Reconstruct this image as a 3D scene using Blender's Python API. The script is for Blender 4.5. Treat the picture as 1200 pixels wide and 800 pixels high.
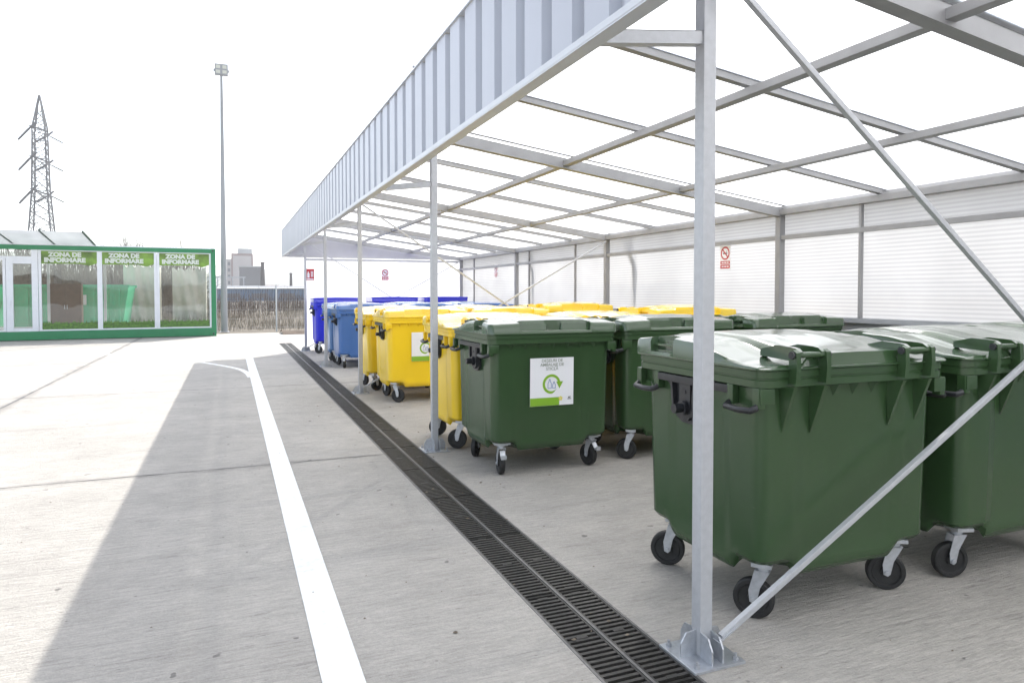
import bpy, bmesh, math, random
from math import radians, sin, cos, pi
from mathutils import Vector, Matrix
random.seed(7)
S = bpy.context.scene
COL = S.collection
for o in list(bpy.data.objects): bpy.data.objects.remove(o)

# ------------------------------------------------------------------ camera, sky, sun, exposure
CAMH = 1.70
cam = bpy.data.cameras.new('camera'); camo = bpy.data.objects.new('camera', cam); COL.objects.link(camo)
S.camera = camo
camo.location = (0, 0, CAMH)
camo.rotation_mode = 'XYZ'
camo.rotation_euler = (radians(90-1.611), radians(0.05), radians(-22.121))
cam.sensor_fit = 'HORIZONTAL'; cam.sensor_width = 36.0
cam.lens = 811.894/1200*36.0
cam.shift_y = -(400-365.651)/1200 * -1 * -1
cam.clip_start = 0.05; cam.clip_end = 6000

SUN_DIR = Vector((0.632, 0.835, 1.0)).normalized()
ELEV = math.asin(SUN_DIR.z); AZ = math.atan2(SUN_DIR.x, SUN_DIR.y)
w = bpy.data.worlds.new('World'); S.world = w; w.use_nodes = True
nt = w.node_tree; nt.nodes.clear()
sky = nt.nodes.new('ShaderNodeTexSky'); sky.sky_type = 'NISHITA'; sky.sun_disc = False
sky.sun_elevation = ELEV; sky.sun_rotation = AZ
sky.air_density = 1.0; sky.dust_density = 1.5; sky.ozone_density = 1.0
bg = nt.nodes.new('ShaderNodeBackground'); bg.inputs[1].default_value = 0.15
wo = nt.nodes.new('ShaderNodeOutputWorld')
hs = nt.nodes.new('ShaderNodeHueSaturation'); hs.inputs['Saturation'].default_value = .42
nt.links.new(sky.outputs[0], hs.inputs['Color']); nt.links.new(hs.outputs[0], bg.inputs[0]); nt.links.new(bg.outputs[0], wo.inputs[0])
sl = bpy.data.lights.new('sun', 'SUN'); sl.energy = 2.4; sl.angle = radians(0.5); sl.color = (1.0, 0.965, 0.91)
so = bpy.data.objects.new('sun', sl); COL.objects.link(so)
so.rotation_euler = SUN_DIR.to_track_quat('Z', 'Y').to_euler()
S.view_settings.view_transform = 'Standard'; S.view_settings.look = 'None'
S.view_settings.exposure = 1.48; S.view_settings.gamma = 1.0
S.view_settings.use_curve_mapping = False
S.render.engine = 'CYCLES'
S.cycles.max_bounces = 10; S.cycles.transparent_max_bounces = 12

# ------------------------------------------------------------------ materials
def mat(name, col, rough=0.6, metal=0.0, var=0.0, vscale=6.0, bump=0.0, bscale=60.0, spec=0.5, coat=0.0, rvar=0.0):
    m = bpy.data.materials.new(name); m.use_nodes = True
    n = m.node_tree.nodes; l = m.node_tree.links; b = n['Principled BSDF']
    b.inputs['Roughness'].default_value = rough; b.inputs['Metallic'].default_value = metal
    b.inputs['Specular IOR Level'].default_value = spec
    b.inputs['Coat Weight'].default_value = coat; b.inputs['Coat Roughness'].default_value = .14
    b.inputs['Base Color'].default_value = (*col, 1)
    tc = n.new('ShaderNodeTexCoord')
    if var > 0 or rvar > 0:
        t = n.new('ShaderNodeTexNoise'); t.inputs['Scale'].default_value = vscale; t.inputs['Detail'].default_value = 6
        l.new(tc.outputs['Object'], t.inputs['Vector'])
        if var > 0:
            mr = n.new('ShaderNodeMapRange'); mr.inputs[1].default_value = .3; mr.inputs[2].default_value = .7
            mr.inputs[3].default_value = 1-var; mr.inputs[4].default_value = 1+var
            l.new(t.outputs[0], mr.inputs[0])
            mx = n.new('ShaderNodeVectorMath'); mx.operation = 'SCALE'; mx.inputs[0].default_value = col
            l.new(mr.outputs[0], mx.inputs['Scale']); l.new(mx.outputs[0], b.inputs['Base Color'])
        if rvar > 0:
            m2 = n.new('ShaderNodeMapRange'); m2.inputs[1].default_value = .3; m2.inputs[2].default_value = .7
            m2.inputs[3].default_value = rough-rvar; m2.inputs[4].default_value = rough+rvar
            l.new(t.outputs[0], m2.inputs[0]); l.new(m2.outputs[0], b.inputs['Roughness'])
    if bump > 0:
        t2 = n.new('ShaderNodeTexNoise'); t2.inputs['Scale'].default_value = bscale; t2.inputs['Detail'].default_value = 3
        l.new(tc.outputs['Object'], t2.inputs['Vector'])
        bp = n.new('ShaderNodeBump'); bp.inputs['Strength'].default_value = bump; bp.inputs['Distance'].default_value = .01
        l.new(t2.outputs[0], bp.inputs['Height']); l.new(bp.outputs[0], b.inputs['Normal'])
    return m

def sheet_mat(name, transp, trans_col, axis, period, contrast=0.25, gloss=0.08, grough=0.25, dif=0.25, blot=.82):
    """twin wall polycarbonate: translucent with fine flutes and a little clear see-through"""
    m = bpy.data.materials.new(name); m.use_nodes = True
    n = m.node_tree.nodes; l = m.node_tree.links; n.clear()
    out = n.new('ShaderNodeOutputMaterial')
    tc = n.new('ShaderNodeTexCoord')
    wv = n.new('ShaderNodeTexWave'); wv.bands_direction = axis; wv.inputs['Scale'].default_value = (2*pi/period)/20.0
    wv.inputs['Distortion'].default_value = .15; wv.inputs['Detail'].default_value = 1
    l.new(tc.outputs['Object'], wv.inputs['Vector'])
    ns = n.new('ShaderNodeTexNoise'); ns.inputs['Scale'].default_value = .9; ns.inputs['Detail'].default_value = 5
    l.new(tc.outputs['Object'], ns.inputs['Vector'])
    mr = n.new('ShaderNodeMapRange'); mr.inputs[3].default_value = 1-contrast; mr.inputs[4].default_value = 1.0
    l.new(wv.outputs['Fac'], mr.inputs[0])
    mr2 = n.new('ShaderNodeMapRange'); mr2.inputs[1].default_value = .3; mr2.inputs[2].default_value = .7
    mr2.inputs[3].default_value = blot; mr2.inputs[4].default_value = 1.0
    l.new(ns.outputs[0], mr2.inputs[0])
    mu = n.new('ShaderNodeMath'); mu.operation = 'MULTIPLY'
    l.new(mr.outputs[0], mu.inputs[0]); l.new(mr2.outputs[0], mu.inputs[1])
    vs = n.new('ShaderNodeVectorMath'); vs.operation = 'SCALE'; vs.inputs[0].default_value = trans_col
    l.new(mu.outputs[0], vs.inputs['Scale'])
    tl = n.new('ShaderNodeBsdfTranslucent'); l.new(vs.outputs[0], tl.inputs[0])
    df = n.new('ShaderNodeBsdfDiffuse'); l.new(vs.outputs[0], df.inputs[0])
    m1 = n.new('ShaderNodeMixShader'); m1.inputs[0].default_value = dif
    l.new(tl.outputs[0], m1.inputs[1]); l.new(df.outputs[0], m1.inputs[2])
    tp = n.new('ShaderNodeBsdfTransparent')
    m2 = n.new('ShaderNodeMixShader'); m2.inputs[0].default_value = transp
    l.new(m1.outputs[0], m2.inputs[1]); l.new(tp.outputs[0], m2.inputs[2])
    gl = n.new('ShaderNodeBsdfGlossy'); gl.inputs['Roughness'].default_value = grough
    m3 = n.new('ShaderNodeMixShader'); m3.inputs[0].default_value = gloss
    l.new(m2.outputs[0], m3.inputs[1]); l.new(gl.outputs[0], m3.inputs[2])
    l.new(m3.outputs[0], out.inputs[0])
    return m

def concrete_mat():
    m = bpy.data.materials.new('concrete'); m.use_nodes = True
    n = m.node_tree.nodes; l = m.node_tree.links; b = n['Principled BSDF']
    tc = n.new('ShaderNodeTexCoord')
    def noise(scale, detail=6, rough=.6, sx=1, sy=1):
        mp = n.new('ShaderNodeMapping'); mp.inputs['Scale'].default_value = (sx, sy, 1)
        l.new(tc.outputs['Object'], mp.inputs['Vector'])
        t = n.new('ShaderNodeTexNoise'); t.inputs['Scale'].default_value = scale
        t.inputs['Detail'].default_value = detail; t.inputs['Roughness'].default_value = rough
        l.new(mp.outputs[0], t.inputs['Vector']); return t.outputs[0]
    def mrange(s, a, bb, c, d):
        q = n.new('ShaderNodeMapRange'); q.inputs[1].default_value = a; q.inputs[2].default_value = bb
        q.inputs[3].default_value = c; q.inputs[4].default_value = d
        l.new(s, q.inputs[0]); return q.outputs[0]
    def mul(a, c):
        q = n.new('ShaderNodeMath'); q.operation = 'MULTIPLY'; l.new(a, q.inputs[0]); l.new(c, q.inputs[1]); return q.outputs[0]
    big = mrange(noise(.35), .3, .7, .86, 1.08)
    blot = mrange(noise(1.6, 8, .7), .35, .7, .9, 1.06)
    fine = mrange(noise(38, 8, .8), .3, .7, .82, 1.10)
    grit = mrange(noise(160, 4, .85), .3, .7, .80, 1.12)
    streak = mrange(noise(3.0, 9, .75, .8, 1.8), .36, .66, .93, 1.05)    # streaks drawn across by the broom
    broomcol = mrange(noise(20.0, 4, .7, .10, 2.0), .57, .70, 1.0, .74)
    f = mul(mul(mul(big, blot), mul(fine, streak)), mul(grit, broomcol))
    groove = mul(mrange(noise(30.0, 6, .8, .20, 1.5), .38, .62, .83, 1.07), mrange(noise(1.3, 4), .35, .65, .97, 1.03))
    f = mul(f, groove)
    pits = mrange(noise(9.0, 2, .5), .72, .75, 1.0, .5)
    f = mul(f, pits)
    f = mul(f, mrange(noise(26.0, 5, .8, .20, 1.3), .61, .67, 1.0, .55))
    f = mul(f, mrange(noise(.8, 7, .75, .5, 1.0), .60, .72, 1.0, .86))
    sep = n.new('ShaderNodeSeparateXYZ'); l.new(tc.outputs['Object'], sep.inputs[0])
    # dirt lying along the joints (real, with the shape of the joints)
    wob = noise(2.2, 5, .6)
    for axis, pos, amt in (('Y', 1.3, .5), ('Y', 7.22, .6), ('Y', 13.3, .6), ('Y', 4.95, .22), ('Y', 10.2, .25), ('Y', 19.4, .5), ('X', -3.15, .75)):
        ad = n.new('ShaderNodeMath'); ad.operation = 'SUBTRACT'; l.new(sep.outputs[axis], ad.inputs[0]); ad.inputs[1].default_value = pos
        wv = mrange(wob, .3, .7, -.05, .05)
        a2 = n.new('ShaderNodeMath'); a2.operation = 'ADD'; l.new(ad.outputs[0], a2.inputs[0]); l.new(wv, a2.inputs[1])
        ab = n.new('ShaderNodeMath'); ab.operation = 'ABSOLUTE'; l.new(a2.outputs[0], ab.inputs[0])
        ww = mrange(noise(1.1, 4, .6), .35, .65, .02, .16 if axis == 'Y' else .22)
        dv = n.new('ShaderNodeMath'); dv.operation = 'DIVIDE'; l.new(ab.outputs[0], dv.inputs[0]); l.new(ww, dv.inputs[1])
        f = mul(f, mrange(dv.outputs[0], 0, 1, 1-amt*.45, 1))
    vs = n.new('ShaderNodeVectorMath'); vs.operation = 'SCALE'; vs.inputs[0].default_value = (.50, .47, .425)
    l.new(f, vs.inputs['Scale']); l.new(vs.outputs[0], b.inputs['Base Color'])
    b.inputs['Roughness'].default_value = .78
    # broomed grooves running across (along X)
    wv = n.new('ShaderNodeTexWave'); wv.bands_direction = 'Y'; wv.inputs['Scale'].default_value = (2*pi/.07)/20
    wv.inputs['Distortion'].default_value = 3.0; wv.inputs['Detail'].default_value = 5; wv.inputs['Detail Scale'].default_value = 3.0; wv.inputs['Detail Roughness'].default_value = .7
    mp = n.new('ShaderNodeMapping'); mp.inputs['Scale'].default_value = (.25, 1, 1); mp.inputs['Rotation'].default_value = (0, 0, .012)
    l.new(tc.outputs['Object'], mp.inputs['Vector']); l.new(mp.outputs[0], wv.inputs['Vector'])
    amp = mrange(noise(.7, 3), .38, .62, .15, 1.0)
    h = mul(wv.outputs['Fac'], amp)
    h2 = mrange(noise(36, 5, .75, .16, 1.0), .3, .7, 0, 1.2)
    hh = n.new('ShaderNodeMath'); hh.operation = 'MULTIPLY_ADD'; l.new(h, hh.inputs[0]); hh.inputs[1].default_value = .35; l.new(h2, hh.inputs[2])
    ad = n.new('ShaderNodeMath'); ad.operation = 'ADD'; l.new(hh.outputs[0], ad.inputs[0]); l.new(mrange(noise(70, 4, .7), .2, .8, 0, .8), ad.inputs[1])
    bp = n.new('ShaderNodeBump'); bp.inputs['Strength'].default_value = .8; bp.inputs['Distance'].default_value = .008
    l.new(ad.outputs[0], bp.inputs['Height']); l.new(bp.outputs[0], b.inputs['Normal'])
    return m

def ground_mat(name, c1, c2, scale=.6, rough=.95, bump=.6):
    m = bpy.data.materials.new(name); m.use_nodes = True
    n = m.node_tree.nodes; l = m.node_tree.links; b = n['Principled BSDF']
    tc = n.new('ShaderNodeTexCoord')
    t = n.new('ShaderNodeTexNoise'); t.inputs['Scale'].default_value = scale; t.inputs['Detail'].default_value = 12; t.inputs['Roughness'].default_value = .7
    l.new(tc.outputs['Object'], t.inputs['Vector'])
    r = n.new('ShaderNodeValToRGB'); r.color_ramp.elements[0].position = .35; r.color_ramp.elements[1].position = .65
    r.color_ramp.elements[0].color = (*c1, 1); r.color_ramp.elements[1].color = (*c2, 1)
    l.new(t.outputs[0], r.inputs[0]); l.new(r.outputs[0], b.inputs['Base Color'])
    b.inputs['Roughness'].default_value = rough
    t2 = n.new('ShaderNodeTexNoise'); t2.inputs['Scale'].default_value = 9; t2.inputs['Detail'].default_value = 8
    l.new(tc.outputs['Object'], t2.inputs['Vector'])
    bp = n.new('ShaderNodeBump'); bp.inputs['Strength'].default_value = bump; bp.inputs['Distance'].default_value = .08
    l.new(t2.outputs[0], bp.inputs['Height']); l.new(bp.outputs[0], b.inputs['Normal'])
    return m

def glass_mat(name, tint, reflect, rough=.015, wobble=.02):
    """solar-control glass: partly mirror, partly dark see-through"""
    m = bpy.data.materials.new(name); m.use_nodes = True
    n = m.node_tree.nodes; l = m.node_tree.links; n.clear()
    out = n.new('ShaderNodeOutputMaterial')
    g = n.new('ShaderNodeBsdfGlossy'); g.inputs['Roughness'].default_value = rough; g.inputs[0].default_value = (1, 1, 1, 1)
    tc = n.new('ShaderNodeTexCoord'); t = n.new('ShaderNodeTexNoise'); t.inputs['Scale'].default_value = 1.1; t.inputs['Detail'].default_value = 1
    l.new(tc.outputs['Object'], t.inputs['Vector'])
    bp = n.new('ShaderNodeBump'); bp.inputs['Strength'].default_value = wobble; bp.inputs['Distance'].default_value = .2
    l.new(t.outputs[0], bp.inputs['Height']); l.new(bp.outputs[0], g.inputs['Normal'])
    tp = n.new('ShaderNodeBsdfTransparent'); tp.inputs[0].default_value = (*tint, 1)
    mx = n.new('ShaderNodeMixShader'); mx.inputs[0].default_value = reflect
    l.new(tp.outputs[0], mx.inputs[1]); l.new(g.outputs[0], mx.inputs[2]); l.new(mx.outputs[0], out.inputs[0])
    return m

M = {}
M['concrete'] = concrete_mat()
M['paint'] = mat('road paint white', (.76, .76, .74), .6, var=.12, vscale=24, bump=.25, bscale=90)
M['dirt'] = ground_mat('dirt', (.10, .078, .055), (.24, .20, .15), .8)
M['grass_dry'] = ground_mat('dry grass ground', (.10, .085, .065), (.24, .21, .17), .35)
M['soil'] = ground_mat('dark soil', (.05, .035, .025), (.13, .09, .06), 3)
M['beam'] = mat('grey painted beam', (.29, .29, .295), .5, metal=.15, var=.08, vscale=5, bump=.05, bscale=120)
M['steel'] = mat('galvanised steel painted', (.46, .47, .49), .42, metal=.25, var=.06, vscale=28, bump=.05, bscale=120)
M['steel_dark'] = mat('galvanised steel sheet', (.36, .37, .39), .45, metal=.3, var=.06, vscale=4)
M['galv'] = mat('galvanised zinc', (.50, .52, .55), .42, metal=.7, var=.11, vscale=36, bump=.05, bscale=150)
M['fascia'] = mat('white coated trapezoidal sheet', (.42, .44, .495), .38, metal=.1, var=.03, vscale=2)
M['trim'] = mat('edge trim', (.55, .57, .60), .4, metal=.2, var=.04)
M['roof'] = sheet_mat('roof polycarbonate', .07, (.97, .97, .97), 'Y', .07, .10, .03, .2, .02, .90)
M['wall'] = sheet_mat('wall polycarbonate', .045, (.50, .50, .51), 'Z', .045, .20, .08, .22, .2)
M['end_wall'] = sheet_mat('end wall polycarbonate', .03, (.98, .98, .98), 'Z', .045, .06, .06, .25, .1)
M['gable'] = mat('pale gable sheet', (.50, .50, .52), .5, var=.04, vscale=3)
M['iron'] = mat('cast iron grate', (.055, .052, .048), .55, metal=.5, var=.25, vscale=40, bump=.2)
M['edge_iron'] = mat('channel edge', (.16, .155, .15), .6, metal=.4, var=.2, vscale=20)
M['pit'] = mat('channel bottom', (.012, .011, .010), .9)
M['black'] = mat('black plastic', (.018, .019, .022), .34, var=.1, vscale=12, bump=.06, bscale=200, spec=.5)
M['rubber'] = mat('black rubber', (.014, .014, .014), .62, var=.25, vscale=18, bump=.08)
M['hub'] = mat('wheel disc', (.03, .03, .032), .5)
def plastic(name, c, rough=.36):
    M['lid '+name] = plastic_(name.replace('bin', 'lid'), c, .19, .65)
    return plastic_(name, c, rough, 0)
def plastic_(name, c, rough, coat):
    m = plastic0(name, c, rough, coat)
    n = m.node_tree.nodes; l = m.node_tree.links; b = n['Principled BSDF']
    # scuffs and dusty wear: small pale scratches of their own shape
    src = b.inputs['Base Color'].links[0].from_socket
    tc = n.new('ShaderNodeTexCoord'); mp = n.new('ShaderNodeMapping'); mp.inputs['Scale'].default_value = (2.2, 2.2, 14); mp.inputs['Rotation'].default_value = (.5, .3, 0)
    l.new(tc.outputs['Object'], mp.inputs['Vector'])
    t = n.new('ShaderNodeTexNoise'); t.inputs['Scale'].default_value = 5; t.inputs['Detail'].default_value = 8; t.inputs['Roughness'].default_value = .8
    l.new(mp.outputs[0], t.inputs['Vector'])
    q = n.new('ShaderNodeMapRange'); q.inputs[1].default_value = .62; q.inputs[2].default_value = .80; q.inputs[3].default_value = 0; q.inputs[4].default_value = .16
    l.new(t.outputs[0], q.inputs[0])
    mx = n.new('ShaderNodeMix'); mx.data_type = 'RGBA'; mx.inputs['B'].default_value = (.35, .35, .32, 1)
    l.new(q.outputs[0], mx.inputs['Factor']); l.new(src, mx.inputs['A']); l.new(mx.outputs['Result'], b.inputs['Base Color'])
    return m
def plastic0(name, c, rough, coat): return mat(name, c, rough, coat=coat, var=.05, vscale=1.6, spec=.55)
M['green'] = plastic('green bin plastic', (.032, .068, .026), .27)
M['yellow'] = plastic('yellow bin plastic', (.84, .57, .020), .27)
M['blue'] = plastic('mid blue bin plastic', (.050, .14, .38), .28)
M['lightblue'] = plastic('pale blue bin plastic', (.09, .20, .42), .25)
M['deepblue'] = plastic('deep blue bin plastic', (.012, .018, .55), .42)
M['sticker'] = mat('sticker white', (.78, .78, .80), .4)
M['sticker_green'] = mat('sticker green', (.22, .42, .03), .4)
M['sticker_grey'] = mat('sticker lettering grey green', (.22, .25, .20), .5)
M['sticker_blue'] = mat('sticker blue', (.05, .16, .42), .4)
M['sticker_yellow'] = mat('sticker yellow', (.70, .62, .12), .4)
M['ctr_green'] = mat('green container paint', (.012, .20, .075), .38, var=.06, vscale=3)
M['ctr_white'] = mat('white window profile', (.74, .76, .80), .4, var=.03)
M['ctr_in'] = mat('container interior', (.35, .34, .32), .8)
M['glass'] = glass_mat('coated window glass', (.74, .77, .75), .12)
M['joint'] = mat('joint filler', (.10, .10, .105), .9)
M['clear'] = glass_mat('clear rear glass', (.85, .88, .86), .08)
M['awning'] = sheet_mat('awning glass', .0, (.36, .375, .385), 'X', .5, .05, .15, .1)
M['film_green'] = mat('banner green', (.15, .27, .03), .45, var=.6, vscale=2.6)
M['film_grass'] = mat('grass film', (.07, .17, .015), .45, var=.6, vscale=14)
M['white'] = mat('white lettering', (.62, .66, .60), .5)
M['skip'] = mat('green skip paint', (.012, .50, .25), .4, var=.08)
M['strut'] = mat('dark green strut paint', (.02, .05, .035), .5)
M['standin'] = mat('cream tarpaulin', (.66, .62, .54), .5, var=.1, vscale=3)  # for the added sheets that stand in for window reflections
M['wood'] = mat('dark brown wood', (.09, .045, .025), .5, var=.2, vscale=5)
M['red'] = mat('sign red', (.48, .03, .04), .45)
M['black_print'] = mat('sign black', (.03, .03, .03), .5)
M['bark'] = mat('grey brown bark', (.16, .13, .11), .9, var=.2, vscale=8)
M['twig'] = mat('dry twigs', (.12, .095, .08), .95, var=.3, vscale=2)
M['straw'] = mat('dry straw', (.19, .16, .12), .95, var=.3, vscale=1.5)
M['apt'] = mat('apartment render', (.36, .33, .33), .85, var=.08, vscale=.1)
M['apt_dark'] = mat('apartment window dark', (.10, .10, .12), .4)
M['apt_edge'] = mat('apartment red brown edge', (.20, .13, .12), .85)
M['block_grey'] = mat('grey concrete block wall', (.17, .17, .18), .85, var=.08, vscale=.2)
M['ware_blue'] = mat('blue sheet wall', (.10, .16, .26), .6, var=.1, vscale=.2)
M['ware_roof'] = mat('pale roof sheet', (.36, .37, .38), .6, var=.1, vscale=.2)
M['chimney'] = mat('dark chimney', (.09, .08, .075), .8)
M['pylon'] = mat('pylon steel', (.10, .10, .105), .7)
M['insul'] = mat('insulator dark', (.05, .05, .055), .4)
M['hill'] = ground_mat('hill', (.10, .11, .09), (.17, .17, .14), .004)
M['mast'] = mat('grey mast paint', (.30, .31, .32), .55)
M['pipe'] = mat('white downpipe', (.62, .62, .63), .45)
M['lampglass'] = mat('floodlight glass', (.55, .55, .48), .3)

# ------------------------------------------------------------------ helpers
def link(name, me, m=None, parent=None, smooth=None):
    if isinstance(me, bmesh.types.BMesh):
        bm = me; me = bpy.data.meshes.new(name)
        bmesh.ops.recalc_face_normals(bm, faces=bm.faces[:]); bm.to_mesh(me); bm.free()
    if m is not None:
        me.materials.clear(); me.materials.append(m)
    if smooth:
        for p in me.polygons: p.use_smooth = True
        me.set_sharp_from_angle(angle=radians(smooth))
    o = bpy.data.objects.new(name, me); COL.objects.link(o)
    if parent: o.parent = parent
    return o
def tag(o, label=None, cat=None, group=None, kind=None):
    if label: o['label'] = label
    if cat: o['category'] = cat
    if group: o['group'] = group
    if kind: o['kind'] = kind
    return o
def empty(name, loc=(0, 0, 0), rz=0, label=None, cat=None, group=None):
    o = bpy.data.objects.new(name, None); COL.objects.link(o); o.location = loc; o.rotation_euler = (0, 0, rz)
    o.empty_display_size = .2
    return tag(o, label, cat, group)
def NB(): return bmesh.new()
def box(bm, x0, x1, y0, y1, z0, z1, bevel=0, mtx=None):
    r = bmesh.ops.create_cube(bm, size=1)
    vs = r['verts']
    for v in vs:
        v.co = Vector(((x0+x1)/2+v.co.x*(x1-x0), (y0+y1)/2+v.co.y*(y1-y0), (z0+z1)/2+v.co.z*(z1-z0)))
        if mtx is not None: v.co = mtx @ v.co
    if bevel > 0:
        es = list({e for v in vs for e in v.link_edges})
        bmesh.ops.bevel(bm, geom=es, offset=bevel, segments=2, affect='EDGES', profile=.7)
def beam(bm, a, b, w, h, up=(0, 0, 1), bevel=0.0):
    a = Vector(a); b = Vector(b); d = b-a; L = d.length; d.normalize()
    up = Vector(up); s = d.cross(up)
    if s.length < 1e-4: s = d.cross(Vector((0, 1, 0)))
    s.normalize(); u = s.cross(d)
    mtx = Matrix.Translation((a+b)/2) @ Matrix((d, s, u)).transposed().to_4x4()
    box(bm, -L/2, L/2, -w/2, w/2, -h/2, h/2, bevel, mtx)
def tube(bm, pts, r, n=8, cap=True, r2=None):
    pts = [Vector(p) for p in pts]; rings = []
    for i, p in enumerate(pts):
        if i == 0: d = pts[1]-p
        elif i == len(pts)-1: d = p-pts[i-1]
        else: d = (pts[i+1]-p).normalized()+(p-pts[i-1]).normalized()
        d.normalize()
        s = d.cross(Vector((0, 0, 1)))
        if s.length < 1e-3: s = d.cross(Vector((0, 1, 0)))
        s.normalize(); u = s.cross(d)
        rr = r if r2 is None else r+(r2-r)*i/(len(pts)-1)
        rings.append([bm.verts.new(p+s*cos(2*pi*k/n)*rr+u*sin(2*pi*k/n)*rr) for k in range(n)])
    for a, b in zip(rings, rings[1:]):
        for k in range(n): bm.faces.new((a[k], a[(k+1) % n], b[(k+1) % n], b[k]))
    if cap:
        bm.faces.new(rings[0][::-1]); bm.faces.new(rings[-1])
def prism(bm, poly, axis, a, b):
    """extrude polygon (list of 2-tuples) along axis from a to b; axis X: poly=(y,z), Y: (x,z), Z: (x,y)"""
    def P(p, t):
        return {'X': (t, p[0], p[1]), 'Y': (p[0], t, p[1]), 'Z': (p[0], p[1], t)}[axis]
    A = [bm.verts.new(P(p, a)) for p in poly]; B = [bm.verts.new(P(p, b)) for p in poly]
    n = len(poly)
    bm.faces.new(A[::-1]); bm.faces.new(B)
    for i in range(n): bm.faces.new((A[i], A[(i+1) % n], B[(i+1) % n], B[i]))
def quad(bm, *p): return bm.faces.new([bm.verts.new(q) for q in p])
def text_mesh(s, size, bold=0.0, spacing=1.0, align='CENTER'):
    c = bpy.data.curves.new('t', 'FONT'); c.body = s; c.size = size; c.align_x = align; c.align_y = 'CENTER'
    c.offset = bold; c.space_line = spacing; c.extrude = 0.0006; c.resolution_u = 3
    o = bpy.data.objects.new('t', c); COL.objects.link(o)
    bpy.context.view_layer.update()
    me = bpy.data.meshes.new_from_object(o.evaluated_get(bpy.context.evaluated_depsgraph_get()))
    bpy.data.objects.remove(o); return me
def xform(me, mtx): me.transform(mtx); return me
def lerp(a, b, t): return a+(b-a)*t
def sstep(a, b, x):
    t = max(0, min(1, (x-a)/(b-a))); return t*t*(3-2*t)

# ------------------------------------------------------------------ ground
DX0, DX1, DY0, DY1 = 1.485, 1.905, -3.0, 24.6     # drainage channel opening
def ground():
    bm = NB()
    xs = [-60, DX0, DX1, 26]; ys = [-45, DY0, DY1, 31.2]
    V = [[bm.verts.new((x, y, 0)) for y in ys] for x in xs]
    for i in range(3):
        for j in range(3):
            if i == 1 and j == 1: continue
            bm.faces.new((V[i][j], V[i+1][j], V[i+1][j+1], V[i][j+1]))
    return bm
tag(link('concrete_yard', ground(), M['concrete']), kind='structure')
bm = NB()
# terrain around the yard: a sheet to the horizon with a hole-free gentle rise behind the fence
def terr_z(x, y):
    if y < 33.5: return -.06
    z = sstep(33.5, 60, y)*.35
    z += .5*sstep(35, 41, y)*(1-sstep(42, 52, y))*(.6+.4*sin(x*.35))
    z += .10*sin(x*.9+y*.4)*sstep(34, 38, y)
    if y > 120: z -= sstep(120, 600, y)*3
    return z
gx = [-3000, -800, -300, -150, -80]+[-60+i*2.0 for i in range(61)]+[80, 150, 300, 800, 3000]
gy = [-3000, -600, -100, -45, 0, 20, 30, 32]+[33+i*1.0 for i in range(30)]+[66, 75, 90, 120, 200, 400, 900, 3500]
V = [[bm.verts.new((x, y, terr_z(x, y))) for y in gy] for x in gx]
for i in range(len(gx)-1):
    for j in range(len(gy)-1):
        bm.faces.new((V[i][j], V[i+1][j], V[i+1][j+1], V[i][j+1]))
tag(link('terrain', bm, M['grass_dry'], smooth=60), kind='structure')
# dark soil strip beside the fence at the yard's end
bm = NB()
pts = []
random.seed(3)
N = 40
for i in range(N+1):
    x = 1.95+i*.45
    w = 1.25+.25*sin(i*.9)+random.uniform(-.08, .08)
    pts.append((x+random.uniform(-.1, .1), 29.6-.2*random.random(), 30.6+w))
rows = []
for x, y0, y1 in pts:
    rows.append([bm.verts.new((x, lerp(y0, y1, t), .006+.16*sin(pi*min(1, t*1.1))*(.6+.4*random.random()))) for t in (0, .15, .4, .7, 1)])
for a, b in zip(rows, rows[1:]):
    for k in range(4): bm.faces.new((a[k], b[k], b[k+1], a[k+1]))
tag(link('soil_bank', bm, M['soil'], smooth=80), kind='structure')

# painted lines: the straight white line and the thin curving one
bm = NB()
N = 60
for i in range(N):
    y0, y1 = lerp(-2, 29.0, i/N), lerp(-2, 29.0, (i+1)/N)
    quad(bm, (.352, y0, .004), (.352+.178, y0, .004), (.352+.178, y1, .004), (.352, y1, .004))
curve = [(.36, 14.9), (.30, 15.8), (.05, 16.9), (-.8, 18.8), (-1.8, 20.4), (-3.1, 21.9), (-4.6, 23.0), (-6.1, 23.75), (-8.5, 24.6), (-12, 25.2)]
def cat(P, n=6):
    out = []
    for i in range(len(P)-1):
        p0 = P[max(i-1, 0)]; p1 = P[i]; p2 = P[i+1]; p3 = P[min(i+2, len(P)-1)]
        for k in range(n):
            t = k/n
            out.append(tuple(.5*((2*b)+(-a+c)*t+(2*a-5*b+4*c-d)*t*t+(-a+3*b-3*c+d)*t**3) for a, b, c, d in zip(p0, p1, p2, p3)))
    out.append(P[-1]); return out
cp = cat(curve)
prev = None
for i, p in enumerate(cp):
    q = cp[min(i+1, len(cp)-1)]; o_ = cp[max(i-1, 0)]
    d = Vector((q[0]-o_[0], q[1]-o_[1])).normalized(); nn = Vector((-d.y, d.x))*.06
    a = bm.verts.new((p[0]+nn.x, p[1]+nn.y, .0035)); b = bm.verts.new((p[0]-nn.x, p[1]-nn.y, .0035))
    if prev: bm.faces.new((prev[0], prev[1], b, a))
    prev = (a, b)
tag(link('road_marking', bm, M['paint']), kind='structure')
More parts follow.
